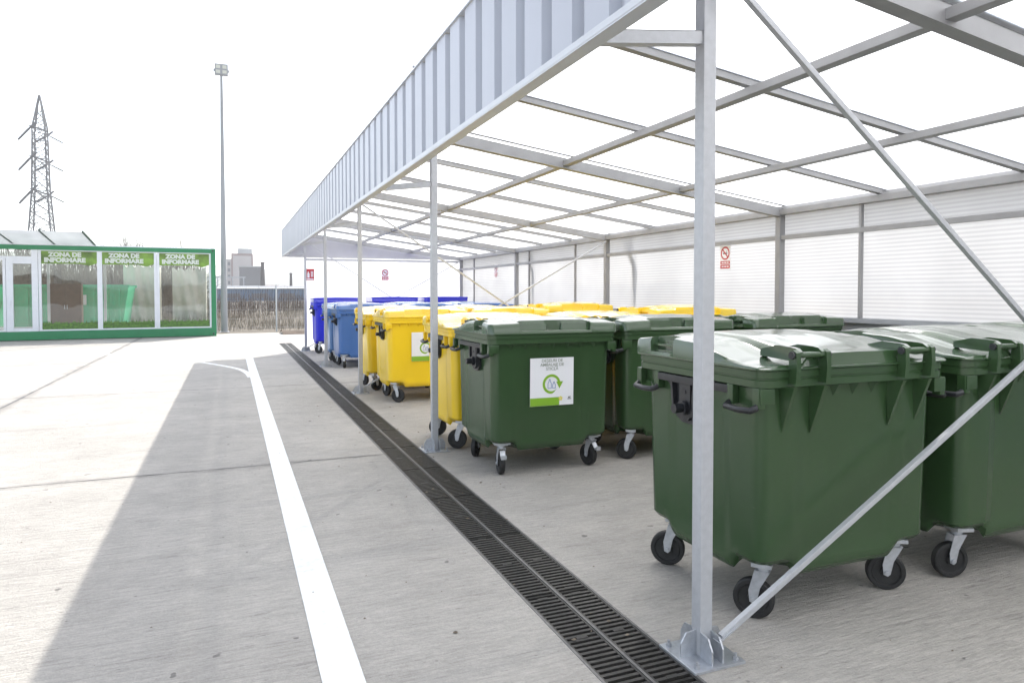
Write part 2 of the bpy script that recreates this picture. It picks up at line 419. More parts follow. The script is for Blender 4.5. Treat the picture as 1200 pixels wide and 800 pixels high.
# joints between concrete slabs: narrow dark strips with ragged edges
bm = NB()
random.seed(11)
def joint(p, q, w0):
    p = Vector(p); q = Vector(q); L = (q-p).length; d = (q-p)/L; nn = Vector((-d.y, d.x)); k = int(L/.12)
    pv = None; off = 0
    for i in range(k+1):
        t = i/k; off += random.uniform(-.004, .004); off *= .97
        c = p+d*(L*t)+nn*off; ww = w0*random.uniform(.35, 1.2)
        a = bm.verts.new((c.x+nn.x*ww/2, c.y+nn.y*ww/2, .003)); b = bm.verts.new((c.x-nn.x*ww/2, c.y-nn.y*ww/2, .003))
        if pv: bm.faces.new((pv[0], pv[1], b, a))
        pv = (a, b)
for y in (1.3, 7.22, 13.3, 19.4, 25.6):
    joint((-14, y+.02), (DX0-.01, y), .014); joint((DX1+.01, y), (12, y-.02), .012)
joint((-3.15, -3), (-3.15, 31), .03); joint((-9.5, -3), (-9.5, 31), .02)
tag(link('slab_joint', bm, M['joint']), kind='structure')

# ------------------------------------------------------------------ drainage channel
dr = empty('drainage_channel', (0, 0, 0), 0, 'long double row of dark slotted iron grating set in the concrete along the posts', 'drain')
bm = NB()
box(bm, DX0, DX1, DY0, DY1, -.16, -.13)
box(bm, DX0-.02, DX0+.004, DY0, DY1, -.16, -.006)
box(bm, DX1-.004, DX1+.02, DY0, DY1, -.16, -.006)
link('channel', bm, M['pit'], dr)
bm = NB()
box(bm, DX0, DX0+.012, DY0, DY1, -.05, .003); box(bm, DX1-.012, DX1, DY0, DY1, -.05, .003)
xc = (DX0+DX1)/2
box(bm, xc-.007, xc+.007, DY0, DY1, -.05, .003)
link('edge_rail', bm, M['edge_iron'], dr)
def grate_mesh(L=1.0):
    bm = NB()
    for (x0, x1) in ((DX0+.014, xc-.011), (xc+.011, DX1-.014)):
        y = 0; pitch = L/25
        box(bm, x0, x0+.009, .002, L-.002, -.035, 0); box(bm, x1-.009, x1, .002, L-.002, -.035, 0)
        for k in range(26):
            yy = k*pitch
            hw = .0095 if k not in (0, 25) else .006
            box(bm, x0+.009, x1-.009, max(.002, yy-hw), min(L-.002, yy+hw), -.03, -.0015)
        for yy in (.04, L*.5, L-.04):      # locking lugs
            box(bm, (x0+x1)/2-.03, (x0+x1)/2+.03, yy-.012, yy+.012, -.03, .0005)
    me = bpy.data.meshes.new('grate'); bm.to_mesh(me); bm.free(); return me
gm = grate_mesh(); gm.materials.append(M['iron'])
for i in range(27):
    o = bpy.data.objects.new('grate', gm); COL.objects.link(o); o.parent = dr; o.location = (0, -2.5+i*1.0, 0)

# dry leaf bits, grit and small stones lying on the concrete and the grate
random.seed(17); bm = NB()
for i in range(420):
    if i % 3 == 0: x, y = random.gauss(1.7, .3), random.uniform(1.8, 16)
    else: x, y = random.uniform(-4, 6.5), random.uniform(2, 14)
    r = random.uniform(.003, .009) if i % 6 else random.uniform(.010, .017); a = random.uniform(0, 6.28); z = .005
    P = [(x+r*random.uniform(.6, 1.2)*cos(a+k*1.257), y+r*random.uniform(.4, .9)*sin(a+k*1.257)) for k in range(5)]
    b0 = [bm.verts.new((p[0], p[1], z)) for p in P]; tp = bm.verts.new((x, y, z+r*.5))
    for k in range(5): bm.faces.new((b0[k], b0[(k+1) % 5], tp))
tag(link('grit', bm, M['dirt']), kind='stuff')

# ------------------------------------------------------------------ the shelter (carport frame)
XF, XB, Y1, SP = 2.032, 6.801, 2.638, 4.592
YE = Y1+4*SP+.3           # far end, 21.3
YS = Y1-2*SP              # starts behind the camera
XE, ZFB, ZFT = 1.395, 2.741, 3.457
zc = lambda x: 3.20-.133*(x-3.6)
sh = empty('bin_shelter', (XF, Y1, 0), 0, 'long white and grey steel shelter with translucent roof over the rubbish bins', 'shelter')
OFF = Vector((-XF, -Y1, 0))
def spart(name, bm, m, parent=None, smooth=None):
    o = link(name, bm, m, None, smooth)
    if parent is None:
        o.data.transform(Matrix.Translation(OFF)); o.parent = sh
    else:
        o.data.transform(Matrix.Translation(OFF-parent.location)); o.parent = parent
    return o
frames = [Y1+k*SP for k in range(-2, 5)]
for k, y in enumerate(frames):
    if k < 1: continue
    bm = NB(); t = .034
    box(bm, XF-t, XF+t, y-t, y+t, .012, zc(XF)-.09, .006)
    po = spart('post', bm, M['steel'])
    bm = NB()
    box(bm, XF-.14, XF+.14, y-.14, y+.14, 0.0, .012, .002)
    for dx, dy in ((1, 0), (-1, 0), (0, 1), (0, -1)):
        pl = [(t+.001, .012), (.118, .012), (.118, .075), (.088, .122), (t+.001, .128)]
        b2 = NB(); prism(b2, pl, 'Y', -.004, .004)
        ang = math.atan2(dy, dx)
        for off in (-.030, .030) if dx == 0 else (0,):
            b3 = b2.copy(); bmesh.ops.transform(b3, matrix=Matrix.Translation((XF, y, 0)) @ Matrix.Rotation(ang, 4, 'Z') @ Matrix.Translation((0, off, 0)), verts=b3.verts)
            tmp = bpy.data.meshes.new('x'); b3.to_mesh(tmp); b3.free(); bm.from_mesh(tmp); bpy.data.meshes.remove(tmp)
        b2.free()
    spart('base_plate', bm, M['galv'], po)
    for sx in (-1, 1):
        for sy in (-1, 1):
            bm = NB()
            tube(bm, [(XF+sx*.108, y+sy*.108, .012), (XF+sx*.108, y+sy*.108, .026)], .014, 6)
            tube(bm, [(XF+sx*.108, y+sy*.108, .02), (XF+sx*.108, y+sy*.108, .042)], .007, 8)
            spart('bolt', bm, M['steel_dark'], po)
    # short horizontal bracket carrying the fascia
    bm = NB(); beam(bm, (XE+.05, y+.0, ZFB+.045), (XF-t, y, ZFB+.115), .045, .058, bevel=.004)
    spart('bracket', bm, M['steel'])
for k, y in enumerate(frames):
    if k < 1: continue
    bm = NB(); box(bm, XB-.05, XB+.04, y-.042, y+.042, 0, zc(XB)-.05, .006)
    spart('rear_post', bm, M['beam'])
for k, y in enumerate(frames):
    bm = NB(); beam(bm, (XE+.04, y, zc(XE+.04)-.02), (XB, y, zc(XB)-.02), .085, .115, bevel=.005)
    spart('rafter', bm, M['beam'])
    if k < len(frames)-1:
        for q in (1, 2):
            yy = y+SP*q/3
            bm = NB(); beam(bm, (XE+.04, yy, zc(XE+.04)+.055), (XB, yy, zc(XB)+.055), .055, .05, bevel=.003)
            spart('thin_rafter', bm, M['beam'])
for x, wd, hh in ((XF, .07, .08), (3.6, .09, .085), (5.2, .09, .085), (XB-.01, .10, .10)):
    bm = NB(); box(bm, x-wd/2, x+wd/2, YS, YE-.01, zc(x)-hh/2-.004, zc(x)+hh/2-.028, .005)
    spart('purlin', bm, M['beam'])
bm = NB(); box(bm, XB-.03, XB+.02, YS, YE-.01, 2.395, 2.455, .004); spart('girt', bm, M['beam'])
# slim mullions on the rear wall
for i in range(-1, 8):
    y = 21.0-1.45-i*3.44 if i >= 0 else 21.0
for y in (19.75, 15.6, 13.15, 9.0, 5.95, 3.0, -.4):
    bm = NB(); box(bm, XB-.025, XB+.02, y-.017, y+.017, 1.40, zc(XB)-.06, .003); spart('mullion', bm, M['beam'])
# diagonal braces
def brace(y, sgn):
    if sgn > 0: a, b = (XF+.05, y, .11), (XB-.06, y, zc(XB)-.09)
    elif y < 3: a, b = (XF+.03, y, 3.10), (6.18, y, .03)
    else: a, b = (XF+.03, y, 3.17), (XB-.06, y, .12)
    bm = NB(); beam(bm, a, b, .028, .028, up=(0, 1, 0), bevel=.004)
    beam(bm, Vector(a)-(Vector(b)-Vector(a)).normalized()*.03, Vector(a)+(Vector(b)-Vector(a)).normalized()*.09, .008, .045, up=(0, 1, 0))
    spart('brace', bm, M['steel'])
for k in (2, 4, 6):
    y = frames[k]
    brace(y-.075, 1); brace(y-.118, -1)
# translucent roof in one sheet (follows the slope)
bm = NB()
x0, x1 = XE+.03, XB+.12
zz = lambda x: zc(x)+.086
A = [(x0, YS, zz(x0)), (x1, YS, zz(x1)), (x1, YE+.02, zz(x1)), (x0, YE+.02, zz(x0))]
quad(bm, *A)
spart('roof_sheet', bm, M['roof'])
# sheet joints over the thin rafters (aluminium cover strips)
bm = NB()
for k in range(len(frames)-1):
    for q in (0, 1, 2):
        yy = frames[k]+SP*q/3
        beam(bm, (x0, yy, zz(x0)+.008), (x1, yy, zz(x1)+.008), .06, .010)
spart('cover_strip', bm, M['trim'])
# fascia: trapezoidal sheet
bm = NB()
pitch = .32; prof = []
y = YS
while y < YE-.02:
    prof += [(y, 0), (y+.205, 0), (y+.245, .045), (y+.300, .045)]
    y += pitch
prof = [(min(a, YE), b) for a, b in prof]+[(YE, 0)]
va = [(bm.verts.new((XE+d, yy, ZFB+.03)), bm.verts.new((XE+d, yy, ZFT+.03))) for yy, d in prof]
for a, b in zip(va, va[1:]):
    if (a[0].co-b[0].co).length > 1e-5: bm.faces.new((a[0], b[0], b[1], a[1]))
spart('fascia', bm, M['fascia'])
bm = NB()
box(bm, XE-.012, XE+.062, YS, YE+.01, ZFB-.004, ZFB+.004); box(bm, XE-.014, XE-.008, YS, YE+.01, ZFB+.004, ZFB+.034)
beam(bm, (XE+.03, YS, ZFT+.038), (XE+.03, YE+.01, ZFT+.038), .085, .012)
prism(bm, [(XE-.008, ZFT+.045), (XE+.30, zz(XE+.3)+.02), (XE+.30, zz(XE+.3)+.01), (XE-.008, ZFT+.035)], 'Y', YS, YE+.01)
spart('fascia_trim', bm, M['trim'])
# inner side of fascia / soffit edge angle
bm = NB(); box(bm, XE+.045, XE+.062, YS, YE, ZFB+.006, ZFB+.03, .002); spart('edge_angle', bm, M['beam'])
# far end: gable panel above, translucent wall below
bm = NB()
prism(bm, [(XE+.005, ZFB), (XB+.10, ZFB), (XB+.10, zz(XB+.1)-.01), (XE+.005, zz(XE)-.10)], 'Y', YE-.012, YE+.004)
spart('gable_panel', bm, M['gable'])
bm = NB(); box(bm, XF, XB, YE-.05, YE-.015, ZFB-.09, ZFB-.03, .003); spart('end_rail', bm, M['steel'])
bm = NB(); box(bm, XF+.0, XB+.04, YE-.008, YE, .02, ZFB-.002); spart('end_wall', bm, M['end_wall'])
# rear wall: translucent sheet and grey base
bm = NB(); quad(bm, (XB+.045, YS, 1.40), (XB+.045, YE, 1.40), (XB+.045, YE, zz(XB+.045)-.004), (XB+.045, YS, zz(XB+.045)-.004))
spart('rear_wall', bm, M['wall'])
bm = NB(); box(bm, XB+.042, XB+.06, YS, YE, .02, 1.398); box(bm, XB-.02, XB+.041, YS, YE, 1.34, 1.40, .003)
spart('base_panel', bm, M['steel_dark'])
# gutter and downpipes outside the rear wall
bm = NB(); prism(bm, [(XB+.10, zz(XB)-.12), (XB+.24, zz(XB)-.12), (XB+.24, zz(XB)-.02), (XB+.235, zz(XB)-.02), (XB+.235, zz(XB)-.115), (XB+.105, zz(XB)-.115), (XB+.105, zz(XB)-.02), (XB+.10, zz(XB)-.02)], 'Y', YS, YE)
spart('gutter', bm, M['pipe'])
for y in (11.25, 15.85):
    bm = NB(); tube(bm, [(XB+.17, y, zz(XB)-.115), (XB+.17, y, 2.60), (XB+.17, y-.05, 2.5), (XB+.12, y-.22, 2.36), (XB+.11, y-.27, 2.2), (XB+.11, y-.27, .1)], .05, 12)
    spart('downpipe', bm, M['pipe'], smooth=50)

# ------------------------------------------------------------------ wheeled bins
HW, HD = .655, .56     # rim half width and half depth
RZ = 1.32             # top of the body rim
def rring(hx, hy, r, z, n_side=14, n_c=6, off=None):
    """rounded rectangle ring, counter-clockwise from above"""
    P = []
    cs = [(hx-r, hy-r, 0), (-(hx-r), hy-r, 90), (-(hx-r), -(hy-r), 180), (hx-r, -(hy-r), 270)]
    for i, (cx, cy, a0) in enumerate(cs):
        for k in range(n_c+1):
            a = radians(a0+90*k/n_c); P.append([cx+r*cos(a), cy+r*sin(a)])
        nx = cs[(i+1) % 4]; a1 = radians(a0+90)
        p = P[-1]; q = [nx[0]+r*cos(a1), nx[1]+r*sin(a1)]
        for k in range(1, n_side):
            P.append([lerp(p[0], q[0], k/n_side), lerp(p[1], q[1], k/n_side)])
    out = []
    for x, y in P:
        zz_ = z
        if off: x, y, zz_ = off(x, y, z)
        out.append((x, y, zz_))
    return out
def loft(bm, rings, cap0=True, cap1=True):
    R = [[bm.verts.new(p) for p in r] for r in rings]
    n = len(R[0])
    for a, b in zip(R, R[1:]):
        for k in range(n): bm.faces.new((a[k], a[(k+1) % n], b[(k+1) % n], b[k]))
    if cap0: bm.faces.new(R[0][::-1])
    if cap1: bm.faces.new(R[-1])
def body_bm():
    bm = NB()
    zs = [.235, .241, .256, .285, .32, .345, .40, .5, .65, .8, 1.0, 1.12, 1.18, 1.22]
    rings = []
    for i, z in enumerate(zs):
        t = (z-.235)/(1.22-.235)
        hx = lerp(.595, .612, t); hy = lerp(.486, .508, t); r = .075
        if z < .30:
            s = (.30-z)/.065; hx -= .035*s*s; hy -= .035*s*s
        def off(x, y, zz_, hx=hx, hy=hy, t=t):
            # panels: slightly raised pilasters near the corners and in the middle
            dep = .012*sstep(.03, .14, t)*(1-sstep(.86, .95, t))
            if abs(y) > hy-.005:
                p = 1-sstep(.33, .36, abs(x)); y -= math.copysign(dep*p, y)
            if abs(x) > hx-.005:
                p = 1-sstep(.24, .265, abs(y)); x -= math.copysign(dep*p, x)
            if zz_ < .34:       # notches over the casters
                mk = sstep(.33, .40, abs(x))*sstep(.25, .32, abs(y))
                zz_ = lerp(zz_, .30+(zz_-.235)*.42, mk); x *= 1-.05*mk*(.345-z)/.11; y *= 1-.05*mk*(.345-z)/.11
            return x, y, zz_
        rings.append(rring(hx, hy, r, z, 26, 8, off))
    # rim flange with two grooves
    prev = (.610, .508)
    for (hx, hy, z) in ((.612, .510, 1.225), (.645, .548, 1.228), (.652, .555, 1.232), (.652, .555, 1.267), (.648, .551, 1.270), (.648, .551, 1.277),
                        (.655, .558, 1.280), (.655, .558, 1.313), (.650, .553, 1.318), (.60, .50, 1.318)):
        rings.append(rring(hx, hy, .075, z, 26, 8))
    loft(bm, rings)
    # small gussets under the rim, front
    for x in (-.43, -.29, -.145, 0, .145, .29, .43):
        b = [(x-.011, -.500, 1.228), (x+.011, -.500, 1.228)]
        for s in (1,):
            v = [bm.verts.new(p) for p in ((x-.030, -.505, 1.227), (x+.030, -.505, 1.227), (x, -.503, 1.165), (x-.004, -.545, 1.227), (x+.004, -.545, 1.227))]
            bm.faces.new((v[0], v[2], v[3])); bm.faces.new((v[2], v[1], v[4])); bm.faces.new((v[3], v[2], v[4])); bm.faces.new((v[0], v[3], v[4], v[1]))
    # back: long gussets under the hinges, three small between
    for x in (-.47, -.275, .275, .47):
        v = [bm.verts.new(p) for p in ((x-.030, .505, 1.230), (x+.030, .505, 1.230), (x-.006, .497, .98), (x+.006, .497, .98), (x-.012, .595, 1.235), (x+.012, .595, 1.235))]
        bm.faces.new((v[0], v[4], v[2])); bm.faces.new((v[1], v[3], v[5])); bm.faces.new((v[4], v[5], v[3], v[2])); bm.faces.new((v[0], v[1], v[5], v[4]))
    for x in (-.135, 0, .135):
        v = [bm.verts.new(p) for p in ((x-.032, .506, 1.227), (x+.032, .506, 1.227), (x, .503, 1.16), (x-.004, .548, 1.227), (x+.004, .548, 1.227))]
        bm.faces.new((v[0], v[3], v[2])); bm.faces.new((v[2], v[4], v[1])); bm.faces.new((v[3], v[4], v[2])); bm.faces.new((v[0], v[1], v[4], v[3]))
    # rim blocks with a gap, carrying the handles, both short sides
    for s in (-1, 1):
        for yc in (-.425, .425):
            for dy in (-.095, .095):
                x0, x1 = sorted((s*.615, s*.656))
                box(bm, x0, x1, yc+dy-.024, yc+dy+.024, 1.130, 1.231, .006)
            x0, x1 = sorted((s*.598, s*.612)); box(bm, x0, x1, yc-.1, yc+.1, 1.15, 1.225, .003)
            x0, x1 = sorted((s*.560, s*.650)); y0, y1 = sorted((math.copysign(.520, yc), math.copysign(.551, yc)))
            box(bm, x0, x1, y0, y1, 1.150, 1.229, .008)
    # upright hinge ears on the back rim
    for x in (-.47, -.275, .275, .47):
        prism(bm, [(.552, 1.25), (.605, 1.25), (.612, 1.33), (.606, 1.405), (.585, 1.418), (.564, 1.405), (.556, 1.33)], 'X', x-.014, x+.014)
    return bm
def lid_h(x, t):
    """lid height above the rim at x across and t from hinge (0) to front (1)"""
    u = x/HW; au = abs(u)
    def smooth_profile(P):
        for (a, ha), (b, hb) in zip(P, P[1:]):
            if t <= b: 
                k = (t-a)/(b-a); return lerp(ha, hb, k*k*(3-2*k) if (ha-hb) else k)
        return P[-1][1]
    edge = smooth_profile([(0, .012), (.06, .018), (.52, .125), (.72, .142), (.95, .110), (1, .104)])
    mid = smooth_profile([(0, .066), (.08, .078), (.5, .150), (.68, .158), (.92, .128), (1, .120)])
    k = 1-sstep(.50, .60, au)
    h = lerp(edge, mid, k)
    # longitudinal ribs along the border of the middle panel
    h += .012*math.exp(-((au-.64)/.035)**2)*sstep(.04, .2, t)*(1-sstep(.86, .97, t))
    h += .006*math.exp(-((au-.22)/.03)**2)*sstep(.2, .35, t)*(1-sstep(.6, .75, t))
    h += .014*(1-min(1, au*au))
    return h*.84
def lid_bm(flat=False):
    bm = NB()
    xs = sorted(set([round(v, 4) for v in
        [-.668, -.664, -.655, -.64, -.612, -.605, -.60] + [-.58+i*.04 for i in range(6)] + [-.365, -.358] + [-.34+i*.04 for i in range(7)] + [-.080, -.073]] ))
    xs = xs+[-.04, 0]; xs = sorted(set(xs)); xs = xs+[-x for x in reversed(xs[:-1])]
    ts = sorted(set([0, .012, .03] + [.06+i*.04 for i in range(17)] + [] + [.625, .632, .825, .832, .88, .915, .922, .95, .958, .97, .985, .994, 1.0]))
    HDL = .572
    V = []
    for x in xs:
        col = []
        for t in ts:
            y = HDL-.02-(2*HDL-.02)*t
            h = lid_h(x, t)
            if flat: h = .09+.02*t+.01*(1-(x/HW)**2)
            ax = abs(x)
            # rounded outline
            e = 1.0
            if ax > .655: h *= .0 if ax > .666 else .72
            elif ax > .64: h *= .96
            if not flat:
                if .629 < t < .829 and ax > .603: h = min(h, .022)
                if t > .918 and ax < .361: h = min(h, .092)
                if t > .954 and ax < .361: h = min(h, .030)
                if t > .918 and ax < .0765: h = min(h, .030)
            if t >= 1.0: h = 0
            elif t > .99: h *= .75
            elif t > .98: h *= .95
            if t <= 0: h *= .0
            r = .06    # plan corner rounding
            xx, yy = x, y
            cx, cy = HW+.013-r, HDL-r
            if ax > cx and abs(y) > cy and abs(y) <= HDL+.001:
                dx, dy = ax-cx, abs(y)-cy; m_ = max(dx, dy); L_ = math.hypot(dx, dy)
                if L_ > 1e-6:
                    xx = math.copysign(cx+dx*m_/L_, x); yy = math.copysign(cy+dy*m_/L_, y)
            col.append(bm.verts.new((xx, yy, RZ+.004+h)))
        V.append(col)
    for i in range(len(xs)-1):
        for j in range(len(ts)-1):
            bm.faces.new((V[i][j], V[i][j+1], V[i+1][j+1], V[i+1][j]))
    # flange under the lid
    loft(bm, [rring(.668, .570, .07, 1.317, 6, 6), rring(.670, .572, .07, 1.319, 6, 6), rring(.670, .572, .07, 1.326, 6, 6), rring(.662, .564, .07, 1.329, 6, 6)])
    if not flat:
        # hand grips: bars inside the side notches
        for s in (-1, 1):
            yn = HDL-.02-(2*HDL-.02)*.729
            for zz_ in (1.352, 1.388):
                x0, x1 = sorted((s*.612, s*.640)); box(bm, x0, x1, yn-.112, yn+.112, zz_-.007, zz_+.007, .002)
            x0, x1 = sorted((s*.600, s*.612)); box(bm, x0, x1, yn-.112, yn+.112, 1.325, 1.415, .002)
    else:
        loft(bm, [rring(.672, .576, .07, 1.39, 6, 6), rring(.676, .580, .07, 1.395, 6, 6), rring(.676, .580, .07, 1.425, 6, 6), rring(.66, .566, .07, 1.43, 6, 6)])
    # hinge arms coming off the back of the lid
    for x in (-.445, -.30, .30, .445):
        prism(bm, [(.33, 1.42 if flat else 1.405), (.44, 1.432), (.54, 1.428), (.575, 1.424), (.598, 1.408), (.600, 1.388), (.58, 1.372), (.53, 1.36), (.33, 1.37)], 'X', x-.013, x+.013)
    return bm
def hinge_bm(s):
    bm = NB(); tube(bm, [(s*.262, .585, 1.392), (s*.484, .585, 1.392)], .015, 12); return bm
def cap_bm(s, o):
    bm = NB()
    a, b = (s*.483, s*.492) if o else (s*.263, s*.254)
    tube(bm, [(a, .585, 1.392), (b, .585, 1.392), (b+(b-a)*.3, .585, 1.392)], .019, 12); return bm
def handle_bm(s, yc):
    bm = NB(); x = s*.655
    tube(bm, [(s*.625, yc-.095, 1.150), (s*.66, yc-.100, 1.132), (s*.684, yc-.088, 1.121), (s*.688, yc, 1.117), (s*.684, yc+.088, 1.121), (s*.66, yc+.100, 1.132), (s*.625, yc+.095, 1.150)], .0165, 10)
    return bm
def trunnion_bm(s):
    bm = NB()
    def B(x0, x1, *a, **k):
        x0, x1 = sorted((s*x0, s*x1)); box(bm, x0, x1, *a, **k)
    B(.610, .657, -.315, .315, 1.182, 1.224, bevel=.004)
    y0 = -.07
    poly = [(y0-.23, 1.19), (y0+.21, 1.19), (y0+.165, 1.165), (y0+.135, 1.11), (y0+.125, 1.03), (y0+.105, .985), (y0+.05, .955), (y0-.05, .955), (y0-.105, .985), (y0-.125, 1.03), (y0-.14, 1.11), (y0-.175, 1.165)]
    x0, x1 = sorted((s*.592, s*.622)); prism(bm, poly, 'X', x0, x1)
    for yy in (-.115, .095):
        x0, x1 = sorted((s*.622, s*.652)); prism(bm, [(y0+yy-.009, 1.185), (y0+yy+.009, 1.185), (y0+yy*.8+.009, 1.00), (y0+yy*.8-.009, 1.00)], 'X', x0, x1)
    rib = [(y0-.055, 1.18), (y0+.050, 1.18), (y0+.05, 1.0), (y0+.03, .975), (y0-.03, .975), (y0-.05, 1.0)]
    x0, x1 = sorted((s*.622, s*.640)); prism(bm, rib, 'X', x0, x1)
    tube(bm, [(s*.628, y0, 1.045), (s*.715, y0, 1.045)], .027, 16); tube(bm, [(s*.64, y0, 1.045), (s*.664, y0, 1.045)], .042, 16)
    tube(bm, [(s*.64, y0, 1.135), (s*.644, y0, 1.135)], .012, 10)
    return bm
def caster_bm(brake):
    bm = NB()
    box(bm, -.052, .052, -.045, .045, .282, .290, .002)
    tube(bm, [(0, 0, .250), (0, 0, .283)], .030, 14)
    for s in (-1, 1):       # fork blades sweep back to the axle
        prism(bm, [(-.036, .256), (.040, .256), (.068, .150), (.062, .092), (.040, .082), (.026, .096), (.010, .17)], 'X', s*.032-.002, s*.032+.002)
    prism(bm, [(-.036, .252), (.040, .252), (.040, .260), (-.036, .260)], 'X', -.034, .034)
    tube(bm, [(-.043, .045, .105), (.043, .045, .105)], .008, 8)
    tube(bm, [(-.044, .045, .105), (-.035, .045, .105)], .014, 6); tube(bm, [(.035, .045, .105), (.044, .045, .105)], .014, 6)
    beam(bm, (0, 0, .291), (0, 0, .312), .15, .10)
    return bm
def brake_bm():
    bm = NB()
    box(bm, -.026, .026, -.100, -.075, .185, .192, .002); box(bm, -.026, .026, -.103, -.097, .165, .205, .002)
    beam(bm, (0, -.08, .17), (0, -.03, .235), .05, .006)
    return bm
def wheel_bm():
    bm = NB()
    n = 32; prof = [(.030, -.014), (.070, -.016), (.076, -.025), (.093, -.025), (.099, -.018), (.1, 0), (.099, .018), (.093, .025), (.076, .025), (.070, .016), (.030, .014), (.028, .026), (.012, .027)]
    prof = [(.012, -.027), (.028, -.026)]+prof
    R = []
    for k in range(n):
        a = 2*pi*k/n
        R.append([bm.verts.new((x, .045+r*1.05*cos(a), .105+r*1.05*sin(a))) for r, x in prof])
    for k in range(n):
        for j in range(len(prof)-1):
            bm.faces.new((R[k][j], R[(k+1) % n][j], R[(k+1) % n][j+1], R[k][j+1]))
    return bm
MESH = {}
def getmesh(key, fn, m, smooth=35):
    k2 = (key, m.name)
    if k2 not in MESH:
        if key not in MESH:
            bm = fn(); me = bpy.data.meshes.new(key.split('|')[0])
            bmesh.ops.recalc_face_normals(bm, faces=bm.faces[:]); bm.to_mesh(me); bm.free()
            for p in me.polygons: p.use_smooth = True
            me.set_sharp_from_angle(angle=radians(smooth))
            MESH[key] = me
            me2 = me
        me2 = MESH[key].copy(); me2.name = key.split('|')[0]; me2.materials.clear(); me2.materials.append(m)
        MESH[k2] = me2
    return MESH[k2]
def mobj(name, me, parent, loc=(0, 0, 0), rz=0):
    o = bpy.data.objects.new(name, me); COL.objects.link(o); o.parent = parent; o.location = loc; o.rotation_euler = (0, 0, rz); return o
def make_bin(m, flat=False):
    t = empty('wheeled_bin')
    mobj('body', getmesh('body', body_bm, m, 30), t)
    ld = mobj('lid', getmesh('lid_flat|' if flat else 'lid', lambda: lid_bm(flat), M['lid '+m.name], 32), t)
    for s in (-1, 1):
        mobj('hinge_bar', getmesh('hinge_bar|%d' % s, lambda: hinge_bm(s), m), t)
        for o in (0, 1): mobj('hinge_cap', getmesh('hinge_cap|%d%d' % (s, o), lambda: cap_bm(s, o), M['black']), t)
        mobj('lifting_bracket', getmesh('lifting_bracket|%d' % s, lambda: trunnion_bm(s), M['black'], 25), t)
        for yc in (-.425, .425):
            mobj('handle', getmesh('handle|%d%d' % (s, yc > 0), lambda: handle_bm(s, yc), M['black'], 50), t)
    for sx in (-1, 1):
        for sy in (-1, 1):
            c = mobj('caster', getmesh('caster', lambda: caster_bm(False), M['galv'], 30), t, (sx*.475, sy*.385, 0))
            mobj('wheel', getmesh('wheel', wheel_bm, M['rubber'], 30), c)
    return t
def copy_tree(o, parent=None):
    c = o.copy(); COL.objects.link(c); c.parent = parent
    for ch in list(o.children): copy_tree(ch, c)
    return c
protos = {}
def place_bin(color, x, y, rz, label, group, casters=None, flat=False, sc=1.0, brakes=False):
    key = (color, flat)
    if key not in protos:
        protos[key] = make_bin(M[color], flat); t = protos[key]
    else:
        t = copy_tree(protos[key])
        for ch in list(t.children):
            for g in list(ch.children):
                if g.name.startswith('brake_pedal'): bpy.data.objects.remove(g)
        for ch in list(t.children):
            if ch.name.startswith('sticker'):
                for g in list(ch.children): bpy.data.objects.remove(g)
                bpy.data.objects.remove(ch)
    t.location = (x, y, 0); t.rotation_euler = (0, 0, radians(rz)); t.scale = (1, 1, sc)
    t['label'] = label; t['category'] = 'rubbish bin'; t['group'] = group
    cs = sorted([c for c in t.children if c.name.startswith('caster')], key=lambda c: (c.location.x, c.location.y))
    for i, c in enumerate(cs):
        a = casters[i] if casters else random.choice((0, 15, -20, 70, 160, 185, -60, 110, 200))
        c.rotation_euler = (0, 0, radians(a))
        if brakes and c.location.y < 0: mobj('brake_pedal', getmesh('brake_pedal', brake_bm, M['galv'], 30), c)
    return t
random.seed(21)
GG, GY, GB = 'green wheeled bins under the shelter', 'yellow wheeled bins under the shelter', 'blue wheeled bins under the shelter'
# row 1 (nearest): hinges towards the camera -> turned 180
place_bin('green', 3.03, 3.20, 180, 'large green wheeled bin nearest the camera, right behind the closest post, hinges facing us', GG, casters=[-133, -125, -133, -140])
place_bin('green', 4.49, 3.19, 180, 'green wheeled bin cut by the right edge of the photo, second in the nearest row', GG, casters=[-110, -110, -120, -108])
place_bin('green', 5.90, 3.40, 179, 'green wheeled bin farthest right in the nearest row, against the rear wall', GG)
# row 2: fronts towards the camera
b2 = place_bin('green', 2.80, 6.37, 0, 'green wheeled bin with a white glass recycling sticker on its front', GG, casters=[-8, -35, 14, 40], brakes=True)
place_bin('green', 4.27, 6.44, -2.2, 'green wheeled bin just right of the one with the white sticker', GG, casters=[58, 60, 40, 90])
place_bin('green', 5.80, 6.40, 1, 'green wheeled bin by the rear wall, third in the row with the white sticker bin', GG)
# row 3: yellow, hinges to the camera
place_bin('yellow', 2.80, 7.58, 180, 'yellow wheeled bin behind the green sticker bin and the second post', GY, casters=[-110, -110, -100, -118])
place_bin('yellow', 4.28, 7.66, 182.5, 'yellow wheeled bin in the middle, behind the second green bin of the sticker row', GY)
place_bin('yellow', 5.62, 8.0, 3, 'yellow wheeled bin with raised lid edge by the rear wall, behind the green bins', GY, sc=1.045)
# row 4
b4 = place_bin('yellow', 2.84, 11.02, 0, 'yellow wheeled bin with a white and green sticker, next to the third post', GY, casters=[232, 200, 160, 100])
place_bin('yellow', 4.30, 11.05, -1, 'yellow wheeled bin right of the yellow one with the sticker', GY)
place_bin('yellow', 5.60, 11.2, 1, 'yellow wheeled bin near the rear wall, third in the row of the yellow sticker bin', GY, sc=1.045)
